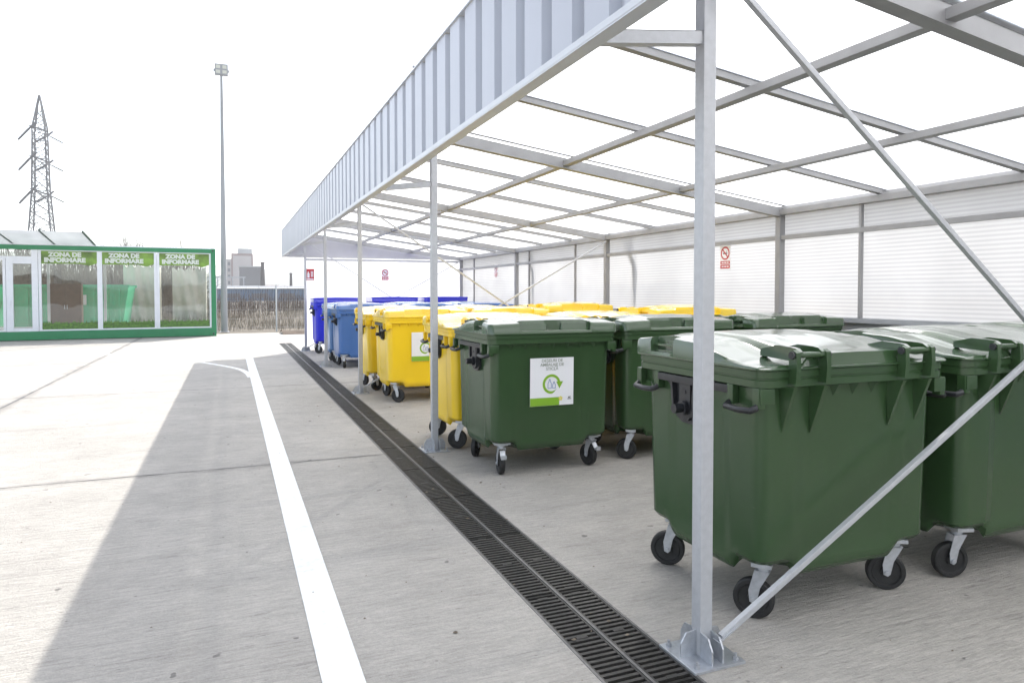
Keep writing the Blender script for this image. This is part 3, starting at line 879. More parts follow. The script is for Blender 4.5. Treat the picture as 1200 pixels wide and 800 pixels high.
# row 5
place_bin('yellow', 2.78, 12.42, 180, 'yellow wheeled bin farthest left, behind the yellow sticker bin by the third post', GY)
place_bin('yellow', 4.28, 12.40, 179, 'yellow wheeled bin in the farthest yellow row, middle one', GY)
place_bin('yellow', 5.75, 12.42, 180, 'yellow wheeled bin in the farthest yellow row, against the rear wall', GY)
# row 6
place_bin('blue', 2.84, 16.25, 0, 'mid blue wheeled bin facing us beside the fourth post', GB, casters=[-15, 20, 30, 100], brakes=True)
place_bin('blue', 4.33, 16.35, 3, 'mid blue wheeled bin, middle of the nearer blue row', GB)
place_bin('blue', 5.80, 16.3, -1, 'mid blue wheeled bin of the nearer blue row, by the rear wall', GB)
# row 7
place_bin('lightblue', 2.80, 17.5, 180, 'paler blue wheeled bin directly behind the mid blue bin at the fourth post', GB)
place_bin('lightblue', 4.28, 17.5, 181, 'paler blue wheeled bin in the second blue row, middle one', GB)
place_bin('lightblue', 5.75, 17.5, 179, 'paler blue wheeled bin in the second blue row, next to the rear wall', GB)
# row 8
place_bin('deepblue', 2.80, 20.35, 0, 'deep royal blue wheeled bin at the far end, beside the last post', GB, casters=[80, 20, 100, 100], flat=True, sc=1.09)
place_bin('deepblue', 4.42, 20.35, 0, 'deep royal blue wheeled bin in the middle of the farthest row', GB, flat=True, sc=1.10)
place_bin('deepblue', 5.95, 20.35, 0, 'deep royal blue wheeled bin in the far right corner under the shelter', GB, flat=True, sc=1.10)

# stickers
def ring_pts(cx, cz, r, a0, a1, n=40): return [(cx+r*cos(radians(lerp(a0, a1, k/n))), cz+r*sin(radians(lerp(a0, a1, k/n)))) for k in range(n+1)]
def sticker(parent, xc_, zc_, w_, h_, y, words):
    # local frame: the bin's front is -Y; the front wall leans, so the sheet is tilted with it
    tilt = math.atan2(.022, .985)
    st = empty('sticker'); bpy.data.objects.remove(st)
    bm = NB(); box(bm, -w_/2, w_/2, -.0015, 0, -h_/2, h_/2)
    st = link('sticker', bm, M['sticker'], parent); st.location = (xc_, y, zc_); st.rotation_euler = (tilt, 0, 0)
    st['label'] = 'white square sticker with a green ring arrow'
    def sub(name, bm, m): return link(name, bm, m, st)
    def flatpoly(bm, P, yy): bm.faces.new([bm.verts.new((x, yy, z)) for x, z in P])
    bm = NB(); flatpoly(bm, [(-w_/2+.001, -h_/2+.001), (w_*.17, -h_/2+.001), (w_*.17, -h_/2+h_*.17), (-w_/2+.001, -h_/2+h_*.17)], -.0025); sub('green_band', bm, M['sticker_green'])
    bm = NB(); cx, cz = -.005, -.022
    R1, R2 = h_*.205, h_*.15
    outer = ring_pts(cx, cz, 1, 20, 320, 48)
    n = 48; pv = None
    for k in range(n+1):
        a = radians(lerp(8, 318, k/n)); tt = sstep(1.0, .82, k/n) if k/n > .82 else 1
        r1 = lerp(R2+.002, R1, tt)
        p = bm.verts.new((cx+r1*cos(a), -.0025, cz+r1*sin(a))); q = bm.verts.new((cx+R2*cos(a), -.0025, cz+R2*sin(a)))
        if pv: bm.faces.new((pv[0], p, q, pv[1]))
        pv = (p, q)
    flatpoly(bm, [(cx+R1*1.3, cz+.022), (cx+R2*.72, cz+.022), (cx+(R1+R2)/2*1.02, cz-.045)], -.003)
    sub('arrow_ring', bm, M['sticker_green'])
    bm = NB()
    def bottle(x, z0, w, h):
        P = [(x-w/2, z0), (x+w/2, z0), (x+w/2, z0+h*.55), (x+w*.15, z0+h*.8), (x+w*.15, z0+h), (x-w*.15, z0+h), (x-w*.15, z0+h*.8), (x-w/2, z0+h*.55)]
        for a, b in zip(P, P[1:]+P[:1]): beam(bm, (a[0], -.0025, a[1]), (b[0], -.0025, b[1]), .001, .004, up=(0, 1, 0)); 
        for a, b in zip(P, P[1:]+P[:1]): 
            d = Vector((b[0]-a[0], 0, b[1]-a[1])); 
            if d.length > 1e-6:
                d.normalize(); nrm = Vector((-d.z, 0, d.x))*.0025
                A_ = Vector((a[0], -.0028, a[1])); B_ = Vector((b[0], -.0028, b[1]))
                bm.faces.new([bm.verts.new(v) for v in (A_-nrm, B_-nrm, B_+nrm, A_+nrm)])
    bottle(cx-.02, cz-.04, .035, .085); bottle(cx+.025, cz-.04, .030, .06)
    sub('bottle_mark', bm, M['sticker_blue'])
    bm = NB()
    for k in range(5):
        a = radians(90+72*k); fx, fz = w_*.2+.013*cos(a), -h_/2+h_*.14+.013*sin(a)
        flatpoly(bm, [(fx+.010*cos(radians(60*j)), fz+.010*sin(radians(60*j))) for j in range(6)], -.003-.0002*k)
    sub('flower_mark', bm, M['sticker_yellow'])
    bm = NB()
    for (a, b, c, d) in ((.375, .43, -.36, -.345), (.36, .45, -.385, -.37), (.38, .40, -.345, -.33), (.41, .435, -.34, -.325)):
        flatpoly(bm, [(w_*a, h_*c), (w_*b, h_*c), (w_*b, h_*d), (w_*a, h_*d)], -.0028)
    sub('corner_mark', bm, M['black_print'])
    if words:
        me = text_mesh(words, .040, .0003, .95)
        xform(me, Matrix.Translation((-.0, -.0028, h_*.355)) @ Matrix.Rotation(radians(90), 4, 'X'))
        link('lettering', me, M['sticker_grey'], st)
sticker(b2, -.010, .865, .45, .45, -.5015, 'DEȘEURI DE\nAMBALAJE DE\nSTICLĂ')
sticker(b4, -.02, .86, .45, .45, -.5015, None)

# ------------------------------------------------------------------ signs on the walls
def sign_prohib(name, loc, rz, label, round_only=False):
    t = empty(name, loc, rz, label, 'sign', 'red and white prohibition signs on the walls')
    bm = NB(); box(bm, -.115, .115, -.003, 0, -.17, .17); link('panel', bm, M['sticker'], t)
    bm = NB(); pv = None
    for k in range(41):
        a = 2*pi*k/40
        p = bm.verts.new((.098*cos(a), -.0045, .065+.098*sin(a))); q = bm.verts.new((.076*cos(a), -.0045, .065+.076*sin(a)))
        if pv: bm.faces.new((pv[0], p, q, pv[1]))
        pv = (p, q)
    nrm = Vector((.7, 0, .7))*.010; A_ = Vector((-.058, -.0045, .123)); B_ = Vector((.058, -.0045, .007))
    bm.faces.new([bm.verts.new(v) for v in (A_-nrm, B_-nrm, B_+nrm, A_+nrm)])
    for z0, z1 in ((-.16, -.105), (-.095, -.05)):
        quad(bm, (-.105, -.0045, z0), (.105, -.0045, z0), (.105, -.0045, z1), (-.105, -.0045, z1))
    link('red_print', bm, M['red'], t)
    bm = NB(); quad(bm, (-.05, -.004, .055), (.045, -.004, .055), (.045, -.004, .072), (-.05, -.004, .072))
    quad(bm, (.02, -.004, .08), (.045, -.004, .10), (.04, -.004, .105), (.012, -.004, .083))
    link('cigarette_print', bm, M['black_print'], t)
    bm = NB()
    for z in (-.132, -.073): 
        for x0, x1 in ((-.08, -.03), (-.02, .03), (.04, .08)): quad(bm, (x0, -.005, z-.009), (x1, -.005, z-.009), (x1, -.005, z+.009), (x0, -.005, z+.009))
    link('white_print', bm, M['sticker'], t)
    return t
sign_prohib('prohibition_sign', (XB+.02, 8.36, 2.215), radians(-90), 'red and white prohibition sign on the rear wall seen right of the closest post')
sign_prohib('prohibition_sign', (XB+.02, 17.95, 2.30), radians(-90), 'small prohibition sign on the rear wall above the far bins')
sign_prohib('prohibition_sign', (4.43, YE-.02, 2.25), 0, 'prohibition sign on the far end wall above the deep blue bins')
t = empty('fire_sign', (2.20, YE-.02, 2.235), 0, 'red fire extinguisher sign on the far end wall next to the last post', 'sign')
bm = NB(); box(bm, -.115, .115, -.003, 0, -.17, .17); link('panel', bm, M['red'], t)
bm = NB()
for P in ([(-.085, -.09), (-.02, -.09), (-.02, .03), (-.04, .06), (-.04, .09), (-.07, .09), (-.07, .06), (-.085, .03)], [(.02, -.07), (.04, -.07), (.04, .11), (.02, .11)], [(.065, -.07), (.085, -.07), (.085, .11), (.065, .11)],
          [(.04, -.03), (.065, -.03), (.065, -.01), (.04, -.01)], [(.04, .05), (.065, .05), (.065, .07), (.04, .07)], [(-.095, -.15), (.095, -.15), (.095, -.115), (-.095, -.115)]):
    bm.faces.new([bm.verts.new((x, -.0045, z)) for x, z in P])
link('white_print', bm, M['sticker'], t)

# ------------------------------------------------------------------ green information container
CT = empty('office_container', (-.52, 29.68, 0), radians(3.2), 'green framed office container with large coated windows reading ZONA DE INFORMARE', 'container')
CL, CD, CZ = 12.2, 2.5, 3.42           # local: x from -CL to 0, front at y=0, back at y=CD
bm = NB()
box(bm, -CL, 0, 0, .16, .02, .33, .01); box(bm, -CL, 0, 0, .16, CZ-.17, CZ-.01, .01)
box(bm, -.17, 0, -.01, .17, .0, CZ, .01); box(bm, -CL, -CL+.17, -.01, .17, 0, CZ, .01)
box(bm, -.17, 0, CD-.17, CD, 0, CZ, .01); box(bm, -CL, -CL+.17, CD-.17, CD, 0, CZ, .01)
box(bm, -.16, 0, .17, CD-.17, .02, .33, .01); box(bm, -.16, 0, .17, CD-.17, CZ-.17, CZ-.01, .01)
link('frame', bm, M['ctr_green'], CT)
bm = NB(); box(bm, -.07, -.03, .16, CD-.16, .3, CZ-.15); box(bm, -CL+.03, -CL+.07, .16, CD-.16, .3, CZ-.15); 
for x in (-.12, -2.1, -4.0, -5.9, -7.9, -9.9, -CL+.15): box(bm, x-.05, x+.05, CD-.10, CD-.04, .3, CZ-.15)
box(bm, -CL+.1, -.1, CD-.09, CD-.05, .1, .40)
link('wall', bm, M['ctr_white'], CT)
bm = NB(); quad(bm, (-CL+.1, CD-.07, .4), (-.1, CD-.07, .4), (-.1, CD-.07, CZ-.15), (-CL+.1, CD-.07, CZ-.15)); link('rear_glazing', bm, M['clear'], CT)
bm = NB(); box(bm, -CL+.1, -.1, .16, CD-.1, .25, .30); link('floor', bm, M['ctr_in'], CT)
bm = NB(); box(bm, -CL+.02, -.02, .02, CD-.02, CZ-.009, CZ+.03); link('roof', bm, M['ctr_white'], CT)
# fork pockets / corner castings
bm = NB()
for x in (-.10, -CL+.10):
    for z in (.10, CZ-.08): tube(bm, [(x, -.013, z-.03), (x, -.013, z+.03)], .025, 8)
link('corner_casting', bm, M['black_print'], CT)
WZ0, WZ1 = .385, 3.215
def window(x0, x1, z0=WZ0, z1=WZ1, banner=True, fw=.085):
    bm = NB()
    box(bm, x0-fw, x1+fw, .035, .105, z1, z1+fw-.002, .006); box(bm, x0-fw, x1+fw, .035, .105, z0-fw+.032, z0, .006)
    box(bm, x0-fw, x0, .035, .105, z0, z1, .006); box(bm, x1, x1+fw, .035, .105, z0, z1, .006)
    f = link('window', bm, M['ctr_white'], CT)
    bm = NB(); quad(bm, (x0, .075, z0), (x1, .075, z0), (x1, .075, z1), (x0, .075, z1)); link('pane', bm, M['glass'], f)
    if banner:
        W = x1-x0
        bm = NB(); P = [(x0, z1-.46), (x0+W*.70, z1-.455), (x0+W*.86, z1-.52), (x1, z1-.42), (x1, z1), (x0, z1)]
        bm.faces.new([bm.verts.new((x, .071, z)) for x, z in P]); link('banner', bm, M['film_green'], f)
        bm = NB(); random.seed(5)
        n = 70; top = []
        for k in range(n+1):
            top.append((x0+W*k/n, z0+.22+(.12*random.random() if k % 2 else 0)))
        for a, b in zip(top, top[1:]): quad(bm, (a[0], .071, z0), (b[0], .071, z0), (b[0], .071, b[1]), (a[0], .071, a[1]))
        link('grass_film', bm, M['film_grass'], f)
        me = text_mesh('ZONA DE', .29, .007); 
        for i, (wd, zz_, sx) in enumerate((('ZONA DE', z1-.13, .95), ('INFORMARE', z1-.33, .98))):
            me = text_mesh(wd, .215, .014)
            w0 = max(v.co.x for v in me.vertices)-min(v.co.x for v in me.vertices)
            target = W*.60 if i == 0 else W*.74
            xform(me, Matrix.Translation((x0+W*.42, .067, zz_)) @ Matrix.Rotation(radians(90), 4, 'X') @ Matrix.Diagonal((target/w0, 1, 1, 1)))
            link('lettering', me, M['white'], f)
    return f
# local x = world x + .52 (nearly)
window(-1.98, -.235); window(-3.87, -2.16); window(-5.76, -4.03)
# door with side light and transom
bm = NB(); 
box(bm, -8.6, -5.87, .03, .11, 2.93, 3.0, .005)
box(bm, -6.05, -5.86, .028, .112, .31, 3.30, .008); box(bm, -6.80, -6.60, .020, .118, .31, 2.93, .008)
box(bm, -6.60, -6.05, .02, .118, .31, .44, .006); box(bm, -6.60, -6.05, .02, .118, 2.74, 2.93, .006)
box(bm, -6.72, -6.67, -.02, .02, 1.25, 1.45, .006)
dd = link('door', bm, M['ctr_white'], CT)
bm = NB(); quad(bm, (-6.60, .07, .44), (-6.05, .07, .44), (-6.05, .07, 2.74), (-6.60, .07, 2.74)); link('pane', bm, M['glass'], dd)
bm = NB(); quad(bm, (-8.6, .07, 3.0), (-6.05, .07, 3.0), (-6.05, .07, 3.22), (-8.6, .07, 3.22)); link('transom', bm, M['glass'], dd)
window(-8.5, -6.90, WZ0, 2.86, False); window(-11.9, -8.75)
bm = NB(); box(bm, -CL+.17, -.17, .04, .10, WZ1+.084, CZ-.165); link('head_profile', bm, M['ctr_white'], CT)
# awning: translucent panels tilting up and outwards on dark green struts
bm = NB(); quad(bm, (-CL, .02, CZ+.02), (-4.05, .02, CZ+.02), (-4.27, -1.72, CZ+.37), (-CL-.2, -1.72, CZ+.37)); link('awning', bm, M['awning'], CT)
for x in (-4.07, -5.32, -6.57, -7.82, -9.07, -10.3, -11.5):
    bm = NB(); beam(bm, (x, .0, CZ+.045), (x-.20, -1.75, CZ+.395), .05, .05); link('strut', bm, M['strut'], CT)

t = empty('cupboard', (-5.75, 30.75, .30), radians(3), 'dark brown cupboard inside the container behind the left window', 'cupboard')
bm = NB(); box(bm, -.5, .5, -.25, .25, 0, 1.75, .01); link('carcass', bm, M['wood'], t)
for k in (-1, 1):
    bm = NB(); box(bm, *sorted((k*.01, k*.48)), -.27, -.252, .04, 1.7, .004); d_ = link('door', bm, M['wood'], t)
    bm = NB(); box(bm, *sorted((k*.03, k*.05)), -.30, -.272, .8, .95, .003); link('handle', bm, M['galv'], d_)
def standin(x, y, w, h, label, seed):  # added cream sheet standing in for pale reflections in the container windows
    random.seed(seed); t = empty('reflection_standin', (x, y, 0), 0, label, 'reflection stand-in', 'added stand-ins for window reflections behind the container')
    bm = NB(); nx, nz = 40, 18; ph = [random.uniform(0, 6) for _ in range(6)]
    def off(u, v): return .10*sin(u*9+ph[0]+v*2)+.06*sin(u*23+ph[1]+v*5)+.04*sin(v*17+ph[2]+u*7)
    F = [[bm.verts.new((-w/2+w*i/nx, -.6+off(i/nx, j/nz)*(1-.3*j/nz), h*j/nz*(1+.03*sin(i*.7+ph[3])))) for j in range(nz+1)] for i in range(nx+1)]
    B = [[bm.verts.new((-w/2+w*i/nx, .6, h*j/nz*.97)) for j in range(nz+1)] for i in range(nx+1)]
    for G in (F, B):
        for i in range(nx):
            for j in range(nz): bm.faces.new((G[i][j], G[i+1][j], G[i+1][j+1], G[i][j+1]))
    for i in range(nx): bm.faces.new((F[i][nz], F[i+1][nz], B[i+1][nz], B[i][nz]))
    for j in range(nz):
        for k in (0, nx): bm.faces.new((F[k][j], F[k][j+1], B[k][j+1], B[k][j]))
    link('standin_sheet', bm, M['standin'], t, 60)
    bm = NB(); box(bm, -w/2, w/2, -.45, .45, 0, .12, .01); link('standin_base', bm, M['wood'], t)
standin(-3.9, 37.6, 1.5, 3.0, 'added cream wrinkled sheet standing in for a reflection in the middle window of the container', 1)
standin(-1.85, 37.9, 1.5, 2.85, 'added cream wrinkled sheet standing in for a reflection in the right window of the container', 2)
# green skips standing behind the container, seen through its windows
bm = NB(); quad(bm, (-22, 31.2, -.0), (-1.4, 31.2, -.0), (-1.4, 41, -.0), (-22, 41, -.0)); tag(link('rear_yard', bm, M['concrete']), kind='structure')
def skip(x, y, w, label):
    t = empty('skip_container', (x, y, 0), 0, label, 'skip', 'green skips behind the container')
    bm = NB()
    for s in (-1, 1): prism(bm, [(-w/2, .25), (w/2, .25), (w/2+.25, 2.0), (-w/2-.25, 2.0)], 'Y', s*1.15-.03, s*1.15+.03)
    prism(bm, [(-w/2, .25), (w/2, .25), (w/2, .31), (-w/2, .31)], 'Y', -1.15, 1.15)
    for s in (-1, 1):
        bm.faces.new([bm.verts.new(p) for p in ((s*w/2, -1.15, .25), (s*w/2, 1.15, .25), (s*(w/2+.25), 1.15, 2.0), (s*(w/2+.25), -1.15, 2.0))])
    for k in range(9):
        xx = -w/2+.1+k*(w-.2)/8; box(bm, xx-.05, xx+.05, -1.28, -1.18, .3, 1.9, .01)
    box(bm, -w/2-.3, w/2+.3, 1.15, 1.30, 1.93, 2.05, .01); box(bm, -w/2-.3, w/2+.3, -1.30, -1.15, 1.93, 2.05, .01)
    box(bm, -w/2, w/2, -1.24, -1.2, 1.02, 1.10)
    link('tub', bm, M['skip'], t)
    bm = NB(); quad(bm, (-.2, -1.29, 1.2), (-.2, -1.29, 1.62), (.7, -1.29, 1.62), (.7, -1.29, 1.2)); link('label_plate', bm, M['sticker'], t)
    for k in (-1, 1):
        bm = NB(); box(bm, k*w*.3-.06, k*w*.3+.06, -.9, .9, 0, .25, .01); link('foot', bm, M['skip'], t)
skip(-6.3, 35.0, 4.0, 'green steel skip behind the container, its sloping end showing in the middle window')
skip(-11.2, 35.4, 4.0, 'green steel skip seen through the door of the container')

# ------------------------------------------------------------------ floodlight mast
t = empty('floodlight_mast', (-.25, 32.6, 0), 0, 'tall slim grey mast with a square floodlight on top', 'lamp post')
bm = NB(); tube(bm, [(0, 0, 0), (0, 0, 6), (0, 0, 11.15)], .135, 12, r2=.055); link('pole', bm, M['mast'], t, 40)
bm = NB(); box(bm, -.2, .2, -.2, .2, 0, .02); box(bm, -.12, .12, -.2, -.19, .5, .5); link('base', bm, M['galv'], t)
fl = NB(); box(fl, -.27, .27, -.09, .09, 11.05, 11.52, .01); fo = link('floodlight', fl, M['mast'], t)
bm = NB()
for x in (-.13, .13):
    for z in (11.18, 11.39): box(bm, x-.085, x+.085, -.096, -.091, z-.07, z+.07)
link('lamp_glass', bm, M['lampglass'], fo)
bm = NB(); box(bm, -.32, -.272, -.04, .04, 11.19, 11.30, .006); box(bm, .272, .32, -.04, .04, 11.19, 11.30, .006); link('control_gear', bm, M['mast'], fo)

# ------------------------------------------------------------------ fence behind the yard
fe = empty('mesh_fence', (0, 33.0, 0), 0, 'grey wire mesh fence on thin posts behind the yard', 'fence')
for i in range(-1, 12):
    x = 1.92+i*2.5
    bm = NB(); tube(bm, [(x, 0, -.05), (x, 0, 2.05)], .035, 8); link('fence_post', bm, M['galv'], fe)
bm = NB()
for z in (.15, .55, .95, 1.35, 1.97): tube(bm, [(-.9, 0, z), (30, 0, z)], .0035 if z < 1.9 else .014, 5)
for i in range(309):
    x = -.9+i*.1; tube(bm, [(x, .008, .05), (x, .008, 1.98)], .0035, 3, cap=False)
o = link('wire_mesh', bm, M['galv'], fe)

# scrub and dry stalks beyond the fence: nobody could count them
def scrub(name, n, xr, yr, hr, m, lean=.35, rad=.008, fork=True, seed=1):
    random.seed(seed); bm = NB()
    for i in range(n):
        x = random.uniform(*xr); y = random.uniform(*yr); z = terr_z(x, y)-.03
        h = random.uniform(*hr)*(.55+.45*sin(x*1.3+y*.7)**2); lx, ly = random.uniform(-lean, lean)*h, random.uniform(-lean, lean)*h
        p0 = Vector((x, y, z)); p1 = p0+Vector((lx*.5, ly*.5, h*.55)); p2 = p0+Vector((lx, ly, h))
        tube(bm, [p0, p1, p2], rad, 3, cap=False, r2=rad*.3)
        if fork:
            for k in range(3):
                b = p0.lerp(p1, random.uniform(.3, 1)); e = b+Vector((random.uniform(-1, 1), random.uniform(-1, 1), random.uniform(.4, 1.2)))*h*.3
                tube(bm, [b, e], rad*.6, 3, cap=False, r2=rad*.2)
    o = link(name, bm, m); o['kind'] = 'stuff'; return o
scrub('dry_grass', 5200, (-8, 9), (33.4, 42), (.25, .8), M['straw'], .3, .008, False, 2)
scrub('scrub', 1500, (-8, 12), (40, 62), (.9, 2.0), M['twig'], .3, .016, True, 3)
scrub('thicket', 2600, (-22, -1.6), (41.5, 46), (3.2, 4.6), M['twig'], .2, .034, True, 6)  # added behind the container, gives its windows the brown tone of a reflection
# bare trees
def bare_tree(x, y, h, spread, label, seed, n0=7, depth=4, group=None):
    random.seed(seed); z0 = terr_z(x, y)
    t = empty('bare_tree', (x, y, z0), 0, label, 'tree', group)
    bm = NB(); tube(bm, [(0, 0, -.1), (.05, 0, h*.25), (0, .05, h*.5)], h*.018, 7, r2=h*.010); link('trunk', bm, M['bark'], t, 60)
    bm = NB()
    def grow(p, d, L, r, k):
        q = p+d*L*.5+Vector([random.uniform(-.06, .06)*L for _ in range(3)]); e = p+d*L
        tube(bm, [p, q, e], r, 4 if k > 1 else 3, cap=False, r2=r*.5)
        if k == 0: return
        for j in range(random.randint(3, 4)):
            dd_ = (d+Vector((random.uniform(-1, 1)*spread, random.uniform(-1, 1)*spread, random.uniform(-.1, .55)))).normalized()
            grow(p.lerp(e, random.uniform(.45, 1)), dd_, L*random.uniform(.55, .75), r*.5, k-1)
    for j in range(n0):
        a = 2*pi*j/n0+random.uniform(-.3, .3)
        grow(Vector((0, 0, h*random.uniform(.22, .5))), Vector((cos(a)*.6*spread, sin(a)*.6*spread, 1)).normalized(), h*.27, h*.008, depth)
    link('crown', bm, M['bark'], t)
bare_tree(-5.2, 44, 4.9, .8, 'bare leafless tree whose thin twigs rise above the right part of the container', 4, depth=4)
# a brown earth bank behind the viewer, faintly mirrored in the container's glass
bm = NB(); N = 50
rows = []
random.seed(9)
for i in range(N+1):
    x = -60+i*2.6; hh = 3.4+1.2*sin(i*.5)+random.uniform(-.4, .4)
    rows.append([bm.verts.new((x, -46-k*3, -.1+hh*[0, .55, .9, 1, .2][k]+random.uniform(-.15, .15))) for k in range(5)])
for a, b in zip(rows, rows[1:]):
    for k in range(4): bm.faces.new((a[k], b[k], b[k+1], a[k+1]))
tag(link('earth_bank', bm, M['dirt'], smooth=70), kind='structure')

# ------------------------------------------------------------------ distance: warehouse, grey block, flats, chimneys, hills
t = empty('warehouse', (10, 118, -.3), 0, 'long low blue walled warehouse with pale roof beyond the scrub', 'building')
bm = NB(); box(bm, -13, 30, 0, 25, 0, 2.75); link('wall', bm, M['ware_blue'], t)
bm = NB(); prism(bm, [(-.5, 2.75), (12.5, 3.2), (25.5, 2.75), (25.5, 2.6), (-.5, 2.6)], 'X', -13.4, 30.4); link('roof', bm, M['ware_roof'], t)
for k in range(9):
    bm = NB(); box(bm, -11+k*4.2, -8.6+k*4.2, -.06, 0, 1.2, 1.9); link('window', bm, M['apt_dark'], t)
t = empty('industrial_block', (2.4, 200, -1), 0, 'windowless dark grey industrial block left of the chimney', 'building')
bm = NB(); box(bm, 0, 5.6, 0, 9, 0, 9.6, .05); link('wall', bm, M['block_grey'], t)
bm = NB(); box(bm, -.15, 5.75, -.15, 9.15, 9.6, 9.95); link('parapet', bm, M['ware_roof'], t)
t = empty('apartment_block', (.6, 320, -2), 0, 'tall pale apartment block with brown edge strips', 'building')
bm = NB(); box(bm, 0, 8.6, 0, 14, 0, 20.3); link('wall', bm, M['apt'], t)
bm = NB(); box(bm, -3.6, 0, 1.5, 14, 0, 18.2); link('wing', bm, M['apt'], t)
bm = NB(); box(bm, 2.6, 8.4, 2, 9, 20.3, 22.9); link('roof_house', bm, M['ware_roof'], t)
bm = NB(); box(bm, -.1, .6, -.1, 0, 0, 20.6); box(bm, 8.0, 8.7, -.1, 0, 0, 20.6); box(bm, .6, 8.0, -.1, 0, 19.6, 20.6); link('edge_strip', bm, M['apt_edge'], t)
random.seed(4)
for fl_ in range(6):
    for c in range(2):
        bm = NB(); box(bm, -3.1+c*1.6, -2.1+c*1.6, 1.42, 1.5, 2+fl_*2.7, 3.4+fl_*2.7); link('window', bm, M['apt_dark'], t)
for i, (px, D, h, r, lab) in enumerate([(6.15, 150, 9.2, .42, 'dark tapered chimney right of the grey block'), (11.65, 150, 7.0, .28, 'thin dark pole chimney above the warehouse, farthest right')]):
    t = empty('chimney', (px, D, -1.2), 0, lab, 'chimney')
    bm = NB(); tube(bm, [(0, 0, 0), (0, 0, h*.5), (0, 0, h)], r*1.35, 12, r2=r*.8); link('stack', bm, M['chimney'], t, 50)
    bm = NB(); tube(bm, [(0, 0, h-.35), (0, 0, h-.1)], r*1.05, 12); link('collar', bm, M['chimney'], t, 50)
# pipe gantry left of the grey block
t = empty('pipe_gantry', (-3, 130, -.5), 0, 'thin grey pipe gantry between the mast and the flats', 'gantry')
for x in (-4, -1.5, 1, 3.4, 5.2):
    bm = NB(); beam(bm, (x, 0, 0), (x, 0, 5.0), .18, .18); link('leg', bm, M['steel_dark'], t)
bm = NB(); beam(bm, (-12, 0, 4.9), (5.5, 0, 4.9), .2, .2); beam(bm, (-12, 0, 3.2), (5.5, 0, 3.2), .25, .25); link('pipe', bm, M['steel_dark'], t)
# bare thicket in front of the industry: twigs beyond the fence
# utility posts
for (x, y, h, lab) in ((10.4, 60, 5.0, 'dark wooden utility post by the shelter corner'), (4.9, 75, 5.2, 'thin wooden post in the scrub left of the chimney')):
    pass
# hills
bm = NB(); rows = []
random.seed(2)
gx = [-1400+i*40 for i in range(71)]
for j, (d, f) in enumerate(((700, 0), (900, .75), (1100, 1), (1400, .8))):
    rows.append([bm.verts.new((x, d, -4+f*(26+10*sin(x*.006+1)+6*sin(x*.017)+2*sin(x*.05)))) for x in gx])
for a, b in zip(rows, rows[1:]):
    for k in range(len(gx)-1): bm.faces.new((a[k], a[k+1], b[k+1], b[k]))
tag(link('hills', bm, M['hill'], smooth=80), kind='structure')
# small houses at the foot of the hills
random.seed(8)
hl = ['pale low house at the foot of the hills, %s' % s for s in ('left of the warehouse roof', 'just above the warehouse roof', 'near the dark pole', 'beside the shelter corner', 'between the chimney and the pole')]
for i, (x, y) in enumerate([(16, 420), (24, 450), (31, 430), (37, 460), (21, 400)]):
    t = empty('house', (x, y, -3), 0, hl[i], 'house', 'small houses below the hills')
    bm = NB(); box(bm, -3.5, 3.5, 0, 7, 0, 6.5); link('wall', bm, M['ware_roof'], t)
    bm = NB(); prism(bm, [(-.3, 6.5), (3.5, 9), (7.3, 6.5)], 'X', -3.8, 3.8); link('roof', bm, M['apt_edge'], t)

# ------------------------------------------------------------------ power pylon
PY = empty('power_pylon', (-36.0, 170, -1), 0, 'tall steel lattice power pylon with three levels of insulators', 'pylon')
def wid(z):     # half width of the body at height z
    if z < 24: return lerp(2.9, 1.35, z/24)
    if z < 34: return lerp(1.35, 1.15, (z-24)/10)
    if z < 36.5: return 1.15
    return lerp(1.15, .05, (z-36.5)/6.9)
bm = NB()
lv = [0, 4, 8, 11.5, 14.5, 17, 19.3, 21.6, 24, 26.3, 28.6, 30.6, 32.4, 34.3, 36.5, 38.3, 40.2, 43.4]
for a, b in zip(lv, lv[1:]):
    wa, wb = wid(a), wid(b)
    C = [(-1, -1), (1, -1), (1, 1), (-1, 1)]
    for i in range(4):
        c0, c1 = C[i], C[(i+1) % 4]
        beam(bm, (c0[0]*wa, c0[1]*wa, a), (c0[0]*wb, c0[1]*wb, b), .24, .24)
        beam(bm, (c0[0]*wa, c0[1]*wa, a), (c1[0]*wb, c1[1]*wb, b), .12, .12)
        beam(bm, (c1[0]*wa, c1[1]*wa, a), (c0[0]*wb, c0[1]*wb, b), .12, .12)
        beam(bm, (c0[0]*wb, c0[1]*wb, b), (c1[0]*wb, c1[1]*wb, b), .12, .12)
link('lattice_tower', bm, M['pylon'], PY)
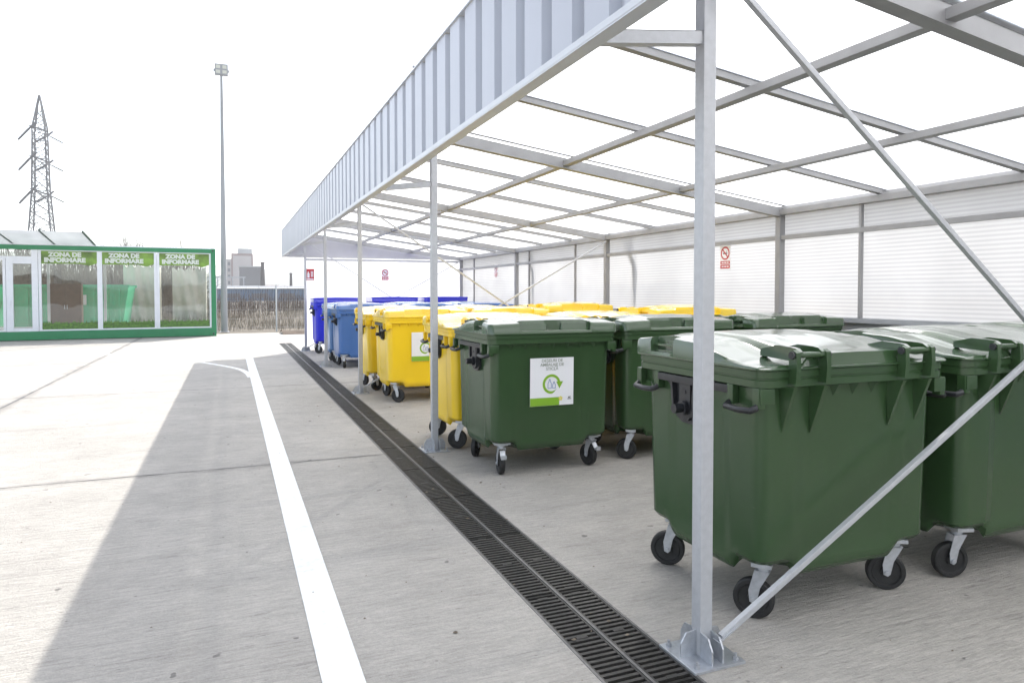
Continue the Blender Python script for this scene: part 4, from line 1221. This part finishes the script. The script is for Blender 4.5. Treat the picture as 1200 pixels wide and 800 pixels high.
bm = NB(); tube(bm, [(0, 0, 43.3), (-.2, 0, 48.4)], .03, 4); link('antenna', bm, M['pylon'], PY)
ends = []
for z in (36.2, 30.2, 23.6):
    for s in (-1, 1):   # cross arms run along the view direction, so they look short
        bm = NB()
        tip = Vector((s*.55, s*4.2, z-.1))
        for q in ((-1.1, 1.1*s, z), (1.1, 1.1*s, z), (-1.1, 1.1*s, z-1.2), (1.1, 1.1*s, z-1.2)): beam(bm, q, tip, .11, .11)
        link('cross_arm', bm, M['pylon'], PY)
    for s in (-1, 1):
        tip = Vector((s*.55, s*4.2, z-.1))
        for dx, dz, L in ((-2.3, -2.9 if s < 0 else -1.6, 1), (2.9, -1.0 if s < 0 else -1.5, 1)):
            bm = NB(); e = tip+Vector((dx, 0, dz)); tube(bm, [tip+Vector((.9 if dx < 0 else -.6, 0, .9 if dx < 0 else .2)), tip, e], .20 if dx < 0 else .12, 6); ends.append((e, dx))
            for k in range(9):
                c = tip.lerp(e, .2+.08*k); c2 = tip.lerp(e, .225+.08*k); tube(bm, [c, c2], .34 if dx < 0 else .22, 6)
            link('insulator', bm, M['insul'], PY)
bm = NB()
for e, dx in ends:
    if dx < 0:
        P = [e+Vector((-t_*90, -t_*40, -t_*22+18*t_*t_)) for t_ in [k/10 for k in range(11)]]
    else:
        continue
    tube(bm, P, .035, 4, cap=False)
link('power_line', bm, M['pylon'], PY)

# ------------------------------------------------------------------ haze
hm = bpy.data.materials.new('haze'); hm.use_nodes = True; hn = hm.node_tree.nodes; hn.clear()
ho = hn.new('ShaderNodeOutputMaterial'); pv = hn.new('ShaderNodeVolumePrincipled')
pv.inputs['Color'].default_value = (.95, .97, 1, 1); pv.inputs['Density'].default_value = .0007; pv.inputs['Anisotropy'].default_value = .3
hm.node_tree.links.new(pv.outputs[0], ho.inputs['Volume'])
bm = NB(); box(bm, -1450, 1450, -120, 1420, -8, 62)
tag(link('haze', bm, hm), kind='stuff')

for o in bpy.data.objects:
    if o.type == 'MESH' and o.parent is None and 'kind' not in o and 'label' not in o: print('UNTAGGED', o.name)
